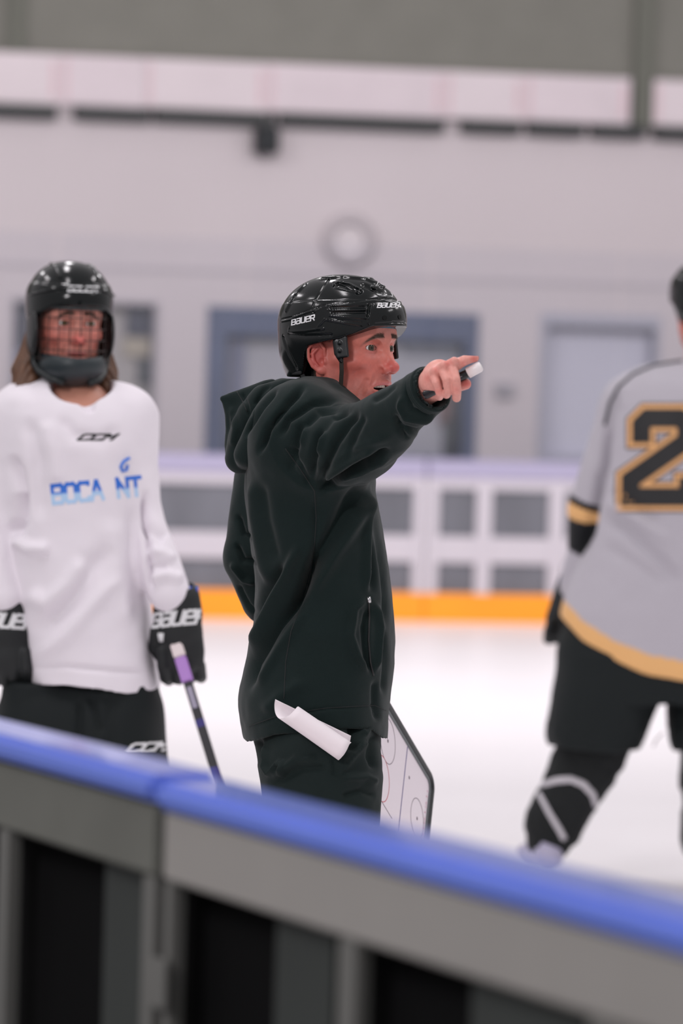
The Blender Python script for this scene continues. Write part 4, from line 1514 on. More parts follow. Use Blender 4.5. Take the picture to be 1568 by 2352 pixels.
def skate(par, heel, fwd, roll=0.0, boot=None, lace=True):
    """ice skate with its heel on the ice at heel, toe along fwd"""
    f = Vector((fwd[0], fwd[1], 0)).normalized()
    l = Vector((-f.y, f.x, 0))
    P = lambda a, b, c: Vector(heel) + f * a + l * b + ZV * c
    lo_ = [min(P(a, b, c)[i] for a in (-.06, .33) for b in (-.07, .07) for c in (0.03, .26)) for i in range(3)]
    hi_ = [max(P(a, b, c)[i] for a in (-.06, .33) for b in (-.07, .07) for c in (0.03, .26)) for i in range(3)]
    q = SDF(lo_, hi_, 0.0045)
    q.tube([P(0.02, 0, .10), P(.12, 0, .095), P(.22, 0, .088), P(.262, 0, .086)], [.036, .036, .038, .030], .02)
    q.tube([P(0.03, 0, .11), P(.035, 0, .17), P(.03, 0, .235)], [.040, .043, .047], .03)
    q.tube([P(.07, 0, .17), P(.15, 0, .12)], [.034, .032], .02)
    q.tube([P(.06, 0, .20), P(.085, 0, .25)], [.034, .022], .01)
    v, c = q.mesh(1)
    o = mesh_np('skate', v, c, boot or mat('skate_boot', S(24, 25, 27), rough=0.4), par)
    fr_ = (Vector(heel), f, l, ZV)
    MB().box(fr_, -.01, .275, -.008, .008, .045, .062).build('holder', mat('skate_holder', S(225, 225, 228), rough=0.4), o, bevel=.002)
    b = MB()
    b.box(fr_, .02, .055, -.007, .007, .02, .046)
    b.build('holder_post', MATS['skate_holder'], o)
    MB().box(fr_, .20, .235, -.007, .007, .02, .046).build('holder_post', MATS['skate_holder'], o)
    b = MB()
    n = 14
    bs = len(b.v)
    for k in range(n + 1):
        t = k / n
        a = -.012 + .292 * t
        z = 0.0005 + 0.012 * max(0, (t - .86) / .14) ** 2 + 0.006 * max(0, (.1 - t) / .1) ** 2
        for (bb, zz) in ((-.0018, z), (.0018, z), (.0018, .024), (-.0018, .024)):
            b.v.append(tuple(P(a, bb, zz)))
    for k in range(n):
        for e in range(4):
            b.f.append((bs + 4 * k + e, bs + 4 * k + (e + 1) % 4, bs + 4 * k + 4 + (e + 1) % 4, bs + 4 * k + 4 + e))
    b.f.append((bs, bs + 1, bs + 2, bs + 3))
    b.f.append((bs + 4 * n + 3, bs + 4 * n + 2, bs + 4 * n + 1, bs + 4 * n))
    b.build('blade', mat('steel', S(190, 192, 196), rough=0.2, metal=1.0), o)
    if lace:
        b = MB()
        for k in range(5):
            a = .075 + .022 * k
            z = .215 - .019 * k
            MB().tube([P(a, -.022, z - .004), P(a + .008, 0, z + .012), P(a, .022, z - .004)], .0022, 6).build('lace', mat('lace_white', S(220, 220, 220), rough=0.8), o)
    return o


for sg in (-1, 1):
    a = A_(735, 2590, sg * .14)
    skate(coach, (a.x - 0.05, a.y, 0), (1, -0.12 + 0.1 * sg))

# ------------------------------------------------------------------ hands and the body inside the clothes
s = SDF((A_(930, 850, 0).x, CD - .56, A_(0, 990, -.4).z), (A_(1115, 850, -.4).x, CD - .33, A_(0, 790, -.4).z), 0.0010)
s.tube([A_(930, 935, -.37), A_(984, 892, -.42)], [.028, .0265], 0)
s.ell(tuple(A_(1008, 868, -.455)), (.030, .022, .034), .02)
s.tube([A_(995, 885, -.43), A_(1000, 872, -.46)], [.024, .022], .015)
s.tube([A_(988, 875, -.44), A_(984, 880, -.455)], [.018, .014], .012)
MC = {'i': (1050, 836, -.480), 'm': (1036, 838, -.488), 'r': (1016, 846, -.486), 'p': (996, 860, -.476)}
for k_, p in MC.items():
    s.tube([A_(1000, 872, -.45), A_(*p)], [.014, .0105], .010)
s.tube([A_(*MC['m']), A_(1046, 872, -.508), A_(1049, 900, -.503), A_(1048, 914, -.492)], [.0102, .0088, .0082, .0080], .0035)
s.tube([A_(*MC['r']), A_(1026, 872, -.506), A_(1029, 897, -.500), A_(1025, 906, -.488)], [.0100, .0086, .0080, .0078], .0030)
s.tube([A_(*MC['p']), A_(1002, 880, -.494), A_(1010, 904, -.490), A_(1009, 911, -.478)], [.0096, .0082, .0076, .0072], .0030)
s.tube([A_(*MC['i']), A_(1066, 828, -.490), A_(1080, 824, -.484), A_(1090, 822.5, -.480)], [.0102, .0094, .0084, .0076], .0035)
s.tube([A_(1000, 895, -.430), A_(1030, 893, -.448), A_(1054, 886, -.462), A_(1069, 882, -.470)], [.016, .0125, .0105, .0102], .006)
for p in ((1043, 829, -.496), (1020, 838, -.496), (998, 852, -.486)):
    s.ell(tuple(A_(*p)), .0075, .006)
VH, QH = s.mesh(1)
pxx, pyy = proj(VH)
C = np.tile(np.array((0.70, 0.31, 0.26)), (len(VH), 1))
def spot(x, y, r): return np.exp(-((pxx - x) ** 2 + (pyy - y) ** 2) / r ** 2)
RED = (0.62, 0.13, 0.11)
for (x, y, r, w) in ((1028, 833, 9, .6), (1000, 848, 8, .5), (981, 868, 9, .4), (1072, 880, 11, .95), (1088, 824, 10, .7), (1048, 895, 8, .3), (1005, 900, 8, .4), (1066, 835, 8, .3)):
    C = colour_mix(C, RED, w * spot(x, y, r))
C *= (1 + 0.06 * vnoise(VH, 320, 5))[:, None]
# coarse torso, arms and legs carried inside the clothing
s = SDF((W(500, 1700, BD).x, CD - .42, 0.06), (W(960, 900, 7.1).x, CD + .33, W(784, 870, BD).z), 0.011)
s.loft(rows_px([(890, 720, 800, .055), (930, 700, 805, .08), (1000, 650, 820, .12), (1200, 632, 826, .12), (1400, 640, 840, .12), (1600, 620, 840, .13), (1750, 650, 830, .13)], BD), 0)
s.tube([A_(700, 1000, -.10), A_(880, 978, -.30), A_(945, 928, -.38)], [.045, .036, .028], .02)
s.tube([A_(650, 965, .17), A_(583, 1285, .20), A_(800, 1575, .24)], [.05, .038, .028], .02)
for sg in (-1, 1):
    s.tube([A_(735, 1760, sg * .09), A_(765, 2150, sg * .13), A_(735, 2560, sg * .14)], [.085, .058, .042], .02)
VB, QB = s.mesh(1)
# far hand closed on the upper edge of the tactics board
s = SDF(tuple(A_(800, 1660, .16)), tuple(A_(905, 1530, .36)), 0.0016)
s.tube([A_(800, 1575, .23), A_(838, 1590, .235)], [.026, .024], 0)
s.ell(tuple(A_(850, 1598, .245)), (.034, .030, .022), .015)
for k in range(4):
    dx = k * 2
    s.tube([A_(858 + dx, 1590 + 8 * k, .255), A_(876 - dx, 1592 + 9 * k, .275), A_(880 - dx, 1604 + 8 * k, .290), A_(870 - dx, 1610 + 8 * k, .297)], [.0098, .0088, .0082, .0075], .002)
s.tube([A_(845, 1600, .235), A_(860, 1620, .215), A_(870, 1632, .205)], [.014, .0115, .0095], .005)
VL, QL = s.mesh(1)
hb = bpy.data.objects['body']
bpy.data.objects.remove(hb)
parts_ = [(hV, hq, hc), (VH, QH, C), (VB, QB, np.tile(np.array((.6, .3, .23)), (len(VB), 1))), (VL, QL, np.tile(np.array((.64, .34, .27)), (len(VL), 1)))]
off = 0
AV, AQ, AC = [], [], []
for v, q, c in parts_:
    AV.append(v)
    AQ.append(q + off)
    AC.append(c)
    off += len(v)
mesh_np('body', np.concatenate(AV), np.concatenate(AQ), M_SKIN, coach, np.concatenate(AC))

# ------------------------------------------------------------------ marker
ma = A_(973, 909, -.462)
mbp = A_(1105, 841, -.484)
dm = (mbp - ma).normalized()
Lm = (mbp - ma).length
mk = thing('marker_pen', ma, 'black marker pen with a white cap held in the pointing hand', 'marker')
MB().tube([ma, ma + dm * .004, ma + dm * (Lm - .028), ma + dm * (Lm - .027)], [.0065, .0085, .0085, .007], 20).build('barrel', mat('marker_black', S(16, 17, 22), rough=0.25), mk, smooth=True)
MB().tube([ma + dm * (Lm - .028), ma + dm * (Lm - .0275), ma + dm * (Lm - .003), ma + dm * Lm], [.0085, .0102, .0098, .0078], 20).build('cap', mat('marker_white', S(232, 226, 226), rough=0.4), mk, smooth=True)
b = MB().tube([ma + dm * .03 - Vector((0, .0085, 0)), ma + dm * (Lm - .04) - Vector((0, .0085, 0))], .0007, 6)
b.build('print_stripe', mat('marker_print', S(150, 150, 160), rough=0.4), mk)

# ------------------------------------------------------------------ tactics board
BC = A_(993, 1792, .50)
ut = (A_(887, 1612, .26) - BC).normalized()
vt = (A_(979, 1962, .409) - BC)
vt = (vt - ut * vt.dot(ut)).normalized()
nt_ = ut.cross(vt).normalized()
if nt_.dot(CP - BC) < 0: nt_ = -nt_
BFR = (BC, ut, vt, nt_)
tb = thing('tactics_board', BC, 'white hockey tactics board with a black rim, held behind the thigh of the pointing person', 'board')
LU, LV, RR = 0.42, 0.30, 0.030


def rrect(inset, rad):
    pts = []
    for (cx, cy, a0) in ((LU - inset - rad, inset + rad, -90), (LU - inset - rad, LV - inset - rad, 0), (inset + rad, LV - inset - rad, 90), (inset + rad, inset + rad, 180)):
        for k in range(9):
            a = R(a0 + 90 * k / 8)
            pts.append((cx + rad * math.cos(a), cy + rad * math.sin(a)))
    return pts


def plate(outer, z0, z1, name, m, par):
    b = MB()
    n = len(outer)
    P = lambda p, z: tuple(BC + ut * p[0] + vt * p[1] + nt_ * z)
    b.v = [P(p, z0) for p in outer] + [P(p, z1) for p in outer]
    b.f = [tuple(range(n)), tuple(range(2 * n - 1, n - 1, -1))] + [(k, (k + 1) % n, n + (k + 1) % n, n + k) for k in range(n)]
    return b.build(name, m, par)


pan = plate(rrect(.006, .026), -.004, .001, 'panel', mat('whiteboard', S(232, 222, 229), rough=0.18, spec=0.5), tb)
for (ins, rd, nm, c_) in ((.005, .0075, 'rim', S(26, 32, 34)), (.015, .0035, 'inner_rim', S(96, 102, 104))):
    rp = [BC + ut * p[0] + vt * p[1] + nt_ * .001 for p in rrect(ins, RR - ins * .6)]
    rp.append(rp[0])
    MB().tube(rp, rd, 10, cap=False).build(nm, mat(nm + '_plastic', c_, rough=0.35), tb, smooth=True)


def onb(px, py):
    d = W(px, py, 8) - CP
    k = (BC + nt_ * .0015 - CP).dot(nt_) / d.dot(nt_)
    q = CP + d * k - BC
    return q.dot(ut), q.dot(vt)


def bline(name, pts, wd, m, closed=False):
    P = [BC + ut * a + vt * b_ + nt_ * .0013 for a, b_ in pts]
    if closed: P.append(P[0])
    MB().tube(P, wd, 6, flat=.3, up=nt_, cap=not closed).build(name, m, pan)


KG = mat('ink_grey', S(120, 108, 118), rough=0.5)
KR = mat('ink_red', S(200, 40, 60), rough=0.5)
KB = mat('ink_blue', S(92, 84, 140), rough=0.5)
KP = mat('ink_pink', S(214, 140, 165), rough=0.5)
a0, b0 = onb(938, 1725)
a1, b1 = onb(916, 1870)
am = (a0 + a1) / 2
bline('blue_line', [(am, .02), (am, LV - .02)], .0016, KB)
circ = lambda a, b_, r: [(a + r * math.cos(t), b_ + r * math.sin(t)) for t in np.linspace(0, 2 * math.pi, 37)[:-1]]
for (x, y, r, m_, nm) in ((891, 1702, .047, KG, 'face_off_circle'), (877, 1788, .047, KR, 'face_off_circle'), (958, 1880, .042, KG, 'face_off_circle')):
    a, b_ = onb(x, y)
    r = min(r, b_ - .02, LV - .02 - b_)
    if r < .02: r = .03
    bline(nm, circ(a, b_, r), .0008, m_, True)
    bline('face_off_dot', circ(a, b_, .0022), .0016, m_, True)
a, b_ = onb(940, 1786)
bline('face_off_dot', circ(a, b_, .0022), .0016, KG, True)
aa, bb_ = onb(868, 1826)
a2, b2 = onb(900, 1880)
bline('end_line', [(aa, min(bb_, LV - .02)), (a2, min(b2, LV - .02))], .0008, KG)
for k in range(11):
    b_ = 0.042 + .0125 * k
    s_ = .0032
    a_ = .024
    sh = [[(a_, b_), (a_ + 2 * s_, b_)], [(a_, b_), (a_ + 2 * s_, b_), (a_ + 2 * s_, b_ + s_)], [(a_, b_), (a_ + 2 * s_, b_ + s_), (a_, b_ + 2 * s_)]][k % 3]
    bline('pink_letter', sh, .0007, KP)

# ------------------------------------------------------------------ rolled papers
prof = [((632, 1606), (806, 1690), -.204), ((630, 1620), (801, 1712), -.200), ((632, 1638), (790, 1733), -.207), ((640, 1650), (777, 1746), -.222),
        ((652, 1649), (783, 1741), -.236), ((664, 1643), (792, 1729), -.241), ((675, 1632), (799, 1715), -.238), ((683, 1623), (805, 1706), -.228),
        ((687, 1625), (806, 1706), -.219), ((683, 1633), (801, 1711), -.216), ((673, 1642), (793, 1724), -.218), ((664, 1645), (786, 1733), -.222)]
def cat(P, t):
    i = min(int(t), len(P) - 2)
    f = t - i
    p0, p1, p2, p3 = (np.array(P[max(i - 1, 0)]), np.array(P[i]), np.array(P[i + 1]), np.array(P[min(i + 2, len(P) - 1)]))
    return 0.5 * (2 * p1 + (p2 - p0) * f + (2 * p0 - 5 * p1 + 4 * p2 - p3) * f * f + (3 * p1 - p0 - 3 * p2 + p3) * f ** 3)
flatp = [(a[0], a[1], b[0], b[1], d) for a, b, d in prof]
rows_ = []
NS = 56
for k in range(NS + 1):
    a = cat(flatp, (len(flatp) - 1) * k / NS)
    A0 = A_(a[0], a[1], a[4])
    A1 = A_(a[2], a[3], a[4])
    rows_.append([A0 + (A1 - A0) * (j / 10) for j in range(11)])
b = MB()
for r in rows_: b.v += [tuple(p) for p in r]
for i in range(NS):
    for j in range(10):
        b.f.append((i * 11 + j, i * 11 + j + 1, i * 11 + 12 + j, i * 11 + 11 + j))
po = b.build('rolled_paper', mat('paper', S(236, 228, 232), rough=0.75), None, smooth=True)
md = po.modifiers.new('thick', 'SOLIDIFY')
md.thickness = 0.0007
tag(po, 'white rolled sheets of paper tucked at the hip of the pointing person', 'paper')

# ================================================================== player in white, left
LD = 9.1
L_ = lambda px, py, dy=0.0: W(px, py, LD + dy)
M_JW = mat('jersey_white', S(232, 226, 233), rough=0.75, bump=0.5, bscale=900, spec=0.2, sheen=0.1, dist=0.0008)
M_PB = mat('pants_black', S(20, 26, 27), rough=0.75, bump=0.3, bscale=500, spec=0.25)
M_GL = mat('glove_black', S(15, 20, 22), rough=0.6, bump=0.4, bscale=500)
LTH = R(17)
L_M = frame_from((math.sin(LTH), -math.cos(LTH), -0.04))
L_O = L_(178, 742, -.08) - L_M @ Vector((0, 0.082, 0))
pl1 = thing('person', (L_O.x, L_O.y, 0), 'person in white practice jersey, caged black helmet and long brown hair, holding a stick', 'person')
v1, q1, c1 = make_head(h=0.0019, skin=(0.66, 0.27, 0.21), mouth_open=0.0, stubble=0.0, neck=0.16, ears=False)
hair1 = (v1[:, 2] > 0.05)
s = SDF((L_(-60, 900).x, LD - .25, 0.06), (L_(460, 900).x, LD + .25, L_(0, 860).z), 0.012)
s.loft([(r[0], r[1], r[2], r[3], r[4]) for r in rows_px([(880, 140, 225, .05), (930, 80, 270, .09), (1000, 60, 300, .12), (1200, 70, 290, .12), (1400, 80, 300, .13), (1600, 60, 310, .13)], LD)], 0)
s.tube([L_(275, 960), L_(318, 1190, -.02), L_(392, 1350, -.10)], [.045, .036, .028], .02)
s.tube([L_(60, 960), L_(-14, 1190, -.02), L_(8, 1350, -.10)], [.045, .036, .028], .02)
for x in (95, 275):
    s.tube([L_(x, 1600), L_(x, 2000), L_(x - 8, 2225)], [.085, .055, .04], .02)
vb, qb = s.mesh(1)
vh = xf(v1, L_M, L_O)
mesh_np('body', np.concatenate([vh, vb]), np.concatenate([q1, qb + len(vh)]), M_SKIN, pl1,
        np.concatenate([c1, np.tile(np.array((.6, .28, .2)), (len(vb), 1))]))
add_eyes(L_M, L_O, pl1, look=R(4))
add_brows(v1, q1, L_M, L_O, pl1)
hel1, h1V, h1Q = build_helmet(L_M, L_O, pl1, h=0.0022, detail=False)
HT1 = bvh(h1V, h1Q)
LL = lambda *p: L_O + L_M @ Vector(p)
stroke_mark('brand_mark', 'BaUER', W(191, 664, LD - .15), Rv, Uv, 66 / 985, 12 / 985, HT1, M_MARK, hel1, thick=.0008, sw=1.1, tilt=-0.03)
# raised ribs of the shell
for pts in ([(-.05, .085, .115), (-.055, .03, .150), (-.05, -.05, .155)], [(.05, .085, .115), (.055, .03, .150), (.05, -.05, .155)],
            [(-.105, .02, .062), (-.085, .085, .078), (0, .125, .088), (.085, .085, .078), (.105, .02, .062)]):
    out = []
    for i in range(len(pts) - 1):
        for k in range(6):
            a = Vector(pts[i]).lerp(Vector(pts[i + 1]), k / 6)
            P = L_O + L_M @ a
            h_ = HT1.find_nearest(P)
            out.append(h_[0] + h_[1] * .001 * (1 if h_[1].dot(P - L_O) > 0 else -1))
    MB().tube(out, .0045, 8, flat=.6).build('shell_rib', M_HELM, hel1, smooth=True)
# cage with its chin cup
cage = MB()
CG = lambda a, z: LL(0.088 * math.sin(a) * (1 - max(0, -z - .09) * 2.2), 0.118 * math.cos(a) - max(0, -z - .09) * 0.25, z)
cg = bpy.data.objects.new('cage', None)
frame_pts = [CG(a, .035) for a in np.linspace(-1.45, 1.45, 22)]
fr_o = MB().tube(frame_pts, .0042, 8).build('cage', mat('cage_frame', S(30, 36, 37), rough=0.4), pl1, smooth=True)
for sg in (-1, 1):
    MB().tube([CG(sg * 1.45, z) for z in np.linspace(.035, -.10, 9)] + [CG(sg * 1.2, -.118), CG(sg * .8, -.132), CG(sg * .4, -.14)], [.0095] * 12, 8).build('side_bar', MATS['cage_frame'], fr_o, smooth=True)
M_WIRE = mat('cage_wire', S(62, 52, 50), rough=0.35, metal=0.4)
for a in np.linspace(-1.15, 1.15, 9):
    MB().tube([CG(a, z) for z in np.linspace(.035, -.098, 8)], .00125, 6).build('cage_wire', M_WIRE, fr_o, smooth=True)
for z in (.012, -.014, -.040, -.064, -.086):
    MB().tube([CG(a, z) for a in np.linspace(-1.45, 1.45, 22)], .00125, 6).build('cage_wire', M_WIRE, fr_o, smooth=True)
s = SDF(tuple(-0.12 for _ in range(2)) + (-.17,), (.12, .16, -.05), 0.0022)
def cup(g, X, Y, Z):
    e = np.sqrt((X / .074) ** 2 + ((Y - .035) / .088) ** 2 + ((Z + .098) / .052) ** 2)
    d = np.abs(e - 1) * .06 - .004
    d = np.maximum(d, Z + .082 - 0.10 * np.abs(X))
    return np.maximum(d, -(Y - .02))
s.fn(cup)
vc, qc = s.mesh(1)
mesh_np('chin_cup', xf(vc, L_M, L_O), qc, mat('chin_cup_grey', S(34, 44, 48), rough=0.45), fr_o)
for sg in (-1, 1):
    MB().tube([LL(sg * .086, .03, -.01), LL(sg * .084, .02, -.06), LL(sg * .07, .03, -.11), LL(sg * .05, .05, -.13)], .006, 8, flat=.4, up=L_M @ Vector((1, 0, 0))).build('chin_strap', mat('strap_black'), hel1, smooth=True)
# ear guards close the sides of the helmet
for sg in (-1, 1):
    s = SDF((sg * .092 - .02, -.045, -.09), (sg * .092 + .02, .07, .04), .002)
    s.ell((sg * .092, .012, -.026), (.011, .050, .058), 0)
    vg, qg = s.mesh(1)
    mesh_np('ear_guard', xf(vg, L_M, L_O), qg, M_HELM2, hel1)
# long hair
s = SDF((-.15, -.16, -.27), (.15, .06, .03), .0028)
for sg in (-1, 1):
    s.tube([(sg * .078, -.035, -.03), (sg * .090, -.02, -.10), (sg * .098, .005, -.16), (sg * .088, .022, -.225)], [.018, .024, .028, .012], .02)
    s.tube([(sg * .070, -.05, -.05), (sg * .105, -.04, -.12), (sg * .118, -.03, -.155)], [.02, .024, .010], .02)
s.tube([(0, -.09, -.03), (0, -.085, -.12), (0, -.08, -.20)], [.06, .07, .06], .03)
vq, qq = s.mesh(1)
ang = np.arctan2(vq[:, 0], vq[:, 1] + .03)
st = np.sin(ang * 60 + 3 * vnoise(vq, 18, 2)) * .0016 + np.sin(ang * 23 + 8 * vq[:, 2]) * .0022
vq = vq + normals(vq, qq) * st[:, None]
mesh_np('hair', xf(vq, L_M, L_O), qq, mat('hair_brown', S(98, 68, 50), rough=0.55, var=0.35, vscale=40, stretch=(3, 3, .4)), pl1)

# jersey
rowsL = [(868, 110, 245, .055), (885, 55, 292, .10), (905, 25, 318, .135), (940, 8, 334, .165), (1000, 2, 338, .185), (1100, 10, 334, .185), (1200, 18, 330, .185), (1300, 24, 336, .19),
         (1400, 38, 345, .195), (1500, 56, 356, .20), (1560, 64, 366, .205), (1600, 66, 370, .205)]
s = SDF((L_(-80, 900).x, LD - .27, L_(0, 1590).z), (L_(450, 900).x, LD + .24, L_(0, 855).z), 0.005)
s.loft(rows_px(rowsL, LD), 0, pw=2.4)
s.tube([L_(285, 965), L_(300, 1080, -.01), L_(312, 1190, -.03)], [.082, .066, .058], .05)
s.tube([L_(312, 1190, -.03), L_(352, 1285, -.08), L_(390, 1362, -.11)], [.058, .058, .049], .015)
s.tube([L_(50, 965), L_(20, 1080, -.01), L_(-18, 1190, -.03)], [.082, .066, .058], .05)
s.tube([L_(-18, 1190, -.03), L_(-10, 1300, -.08), L_(8, 1372, -.11)], [.058, .055, .047], .015)
s.ell(tuple(L_(188, 880, -.06)), (.075, .125, .066), .01, 'cut')
s.tube([L_(205, 945, -.15), L_(200, 900, -.15)], [.010, .030], .01, 'cut')
s.loft(rows_px([(1470, 140, 280, .1), (1520, 95, 330, .165), (1600, 92, 344, .175)], LD), .004, 'cut', pw=2.4)
def hemL(g, X, Y, Z):
    hx_ = [L_(p, 1560).x for p in (20, 65, 150, 225, 300, 366)]
    hz_ = [L_(190, p).z for p in (1548, 1552, 1553, 1557, 1571, 1562)]
    return np.maximum(g, np.interp(X.ravel(), hx_, hz_)[:, None, None].astype(np.float32) - 0.01 - Z)
s.fn(hemL)
vj, qj = s.mesh(2)
FL = [([(25, 1040), (50, 1130), (52, 1200), (28, 1250)], .012, 12, 'v'), ([(45, 1130), (40, 1190), (24, 1230)], .012, 9, 'v'),
      ([(30, 1235), (70, 1260), (120, 1262)], .010, 14, 'r'), ([(335, 1120), (335, 1200), (342, 1290), (346, 1370)], .014, 8, 'v'),
      ([(320, 1215), (345, 1215), (385, 1240)], .008, 12, 'v'), ([(330, 1262), (370, 1270), (400, 1290)], .008, 12, 'r'),
      ([(340, 1330), (380, 1320), (420, 1335)], .009, 12, 'r'), ([(350, 1300), (385, 1305)], .006, 9, 'v'),
      ([(60, 1360), (110, 1385), (160, 1340), (200, 1280)], .010, 18, 'r'), ([(80, 1460), (150, 1400), (210, 1310), (260, 1250)], .009, 20, 'v'),
      ([(75, 1520), (150, 1460), (210, 1390), (280, 1310)], .008, 18, 'r'), ([(100, 960), (120, 1030), (130, 1120)], .006, 20, 'r'),
      ([(60, 950), (85, 1050), (95, 1200)], .006, 18, 'v'), ([(130, 950), (170, 1000), (230, 1010), (280, 980)], .005, 16, 'v'),
      ([(70, 1535), (150, 1530), (250, 1540), (350, 1545)], .004, 6, 'v'), ([(300, 1150), (310, 1300), (320, 1450)], .006, 16, 'v'),
      ([(250, 1180), (265, 1320), (290, 1450)], .005, 20, 'r')]
vj = folds(vj, qj, FL, amp=1.9)
vj = vj + normals(vj, qj) * (0.005 * vnoise(vj * np.array([1, 1, 0.5]), 9, 2) + 0.002 * vnoise(vj, 26, 4))[:, None]
jer = mesh_np('jersey', vj, qj, M_JW, pl1)
JT1 = bvh(vj, qj)
stroke_mark('jersey_mark', 'CCM', L_(225, 1004, -.1), Rv, Uv, 76 / 980, 13 / 980, JT1, mat('print_black', S(30, 30, 34), rough=0.6), jer, shear=.5, sw=1.3)


def ramp_print(name, z0, z1, c0, c1):
    m = bpy.data.materials.new(name)
    m.use_nodes = True
    nt = m.node_tree
    b_ = nt.nodes['Principled BSDF']
    g = nt.nodes.new('ShaderNodeNewGeometry')
    sp = nt.nodes.new('ShaderNodeSeparateXYZ')
    ma_ = nt.nodes.new('ShaderNodeMath')
    ma_.operation = 'MULTIPLY_ADD'
    ma_.inputs[1].default_value = -0.10
    mr = nt.nodes.new('ShaderNodeMapRange')
    mr.inputs[1].default_value = z0
    mr.inputs[2].default_value = z1
    rp = nt.nodes.new('ShaderNodeValToRGB')
    rp.color_ramp.elements[0].position = .42
    rp.color_ramp.elements[1].position = .58
    rp.color_ramp.elements[0].color = c0
    rp.color_ramp.elements[1].color = c1
    nt.links.new(g.outputs['Position'], sp.inputs[0])
    nt.links.new(sp.outputs[0], ma_.inputs[0])
    nt.links.new(sp.outputs[2], ma_.inputs[2])
    nt.links.new(ma_.outputs[0], mr.inputs[0])
    nt.links.new(mr.outputs[0], rp.inputs[0])
    nt.links.new(rp.outputs[0], b_.inputs['Base Color'])
    b_.inputs['Roughness'].default_value = .6
    return m


ctr = L_(222, 1126, -.1)
zr = ctr.z - 0.10 * ctr.x
PM = ramp_print('blue_print', zr - .018, zr + .018, S(176, 208, 240), S(40, 110, 210))
TA = Rv * math.cos(.10) + Uv * math.sin(.10)
stroke_mark('jersey_lettering', 'BOCA', ctr - TA * .0459, Rv, Uv, .1144, .0406, JT1, PM, jer, sw=1.15, shear=0.0, tilt=0.10)
stroke_mark('jersey_lettering', 'NT', ctr + TA * .0764, Rv, Uv, .0532, .0406, JT1, PM, jer, sw=1.15, shear=0.0, tilt=0.10)
b = []
for (x, y) in ((296, 1052), (283, 1060), (276, 1072), (280, 1082), (290, 1080), (292, 1068)): b.append((x, y))
cord('jersey_flame', b, JT1, .0062, mat('flame_blue', S(50, 118, 214), rough=.6), jer, D=9, flat=.5)

# pants, socks, skates
s = SDF((L_(-60, 900).x, LD - .25, .10), (L_(440, 900).x, LD + .26, L_(0, 1520).z), .007)
s.loft(rows_px([(1530, 110, 320, .15), (1575, 85, 338, .165), (1610, 20, 365, .185), (1700, -8, 374, .2), (1790, -14, 380, .2), (1800, -14, 380, .2)], LD), 0, pw=2.6)
for x in (82, 284):
    s.loft(rows_px([(1560, x - 70, x + 75, .17), (1700, x - 92, x + 92, .19), (1900, x - 98, x + 98, .19), (1990, x - 92, x + 92, .18)], LD), .03, pw=2.4)
def spl(g, X, Y, Z):
    d = np.maximum(np.abs(X - L_(184, 1900).x) - .012, Z - L_(0, 1800).z) + 0 * Y
    return np.maximum(g, -d)
s.fn(spl)
vp, qp = s.mesh(1)
vp = folds(vp, qp, [([(205, 1590), (220, 1640), (235, 1690)], .01, 8, 'v'), ([(185, 1600), (182, 1680), (178, 1760)], .012, 9, 'v'), ([(265, 1590), (250, 1650), (256, 1730)], .008, 14, 'v')])
vp = vp + normals(vp, qp) * (.004 * vnoise(vp, 10, 3))[:, None]
pts1 = mesh_np('hockey_pants', vp, qp, M_PB, pl1)
PT1 = bvh(vp, qp)
stroke_mark('pants_mark', 'CCM', L_(341, 1716, -.1), Rv, Uv, 84 / 985, 18 / 985, PT1, M_MARK, pts1, shear=.5, sw=1.3, tilt=.06)
for x, sg in ((90, -1), (278, 1)):
    s = SDF((L_(x - 90, 1900).x, LD - .2, .10), (L_(x + 90, 1900).x, LD + .2, L_(0, 1900).z), .007)
    s.tube([L_(x, 1930), L_(x, 2040, -.03), L_(x - 4, 2180, 0), L_(x - 6, 2285, .01)], [.075, .08, .068, .052], .02)
    v_, q_ = s.mesh(1)
    mesh_np('sock', v_, q_, mat('sock_black', S(16, 20, 21), rough=.85), pl1)
    a = L_(x - 6, 2275, .01)
    skate(pl1, (a.x, a.y + .05, 0), (.12 * sg, -1))


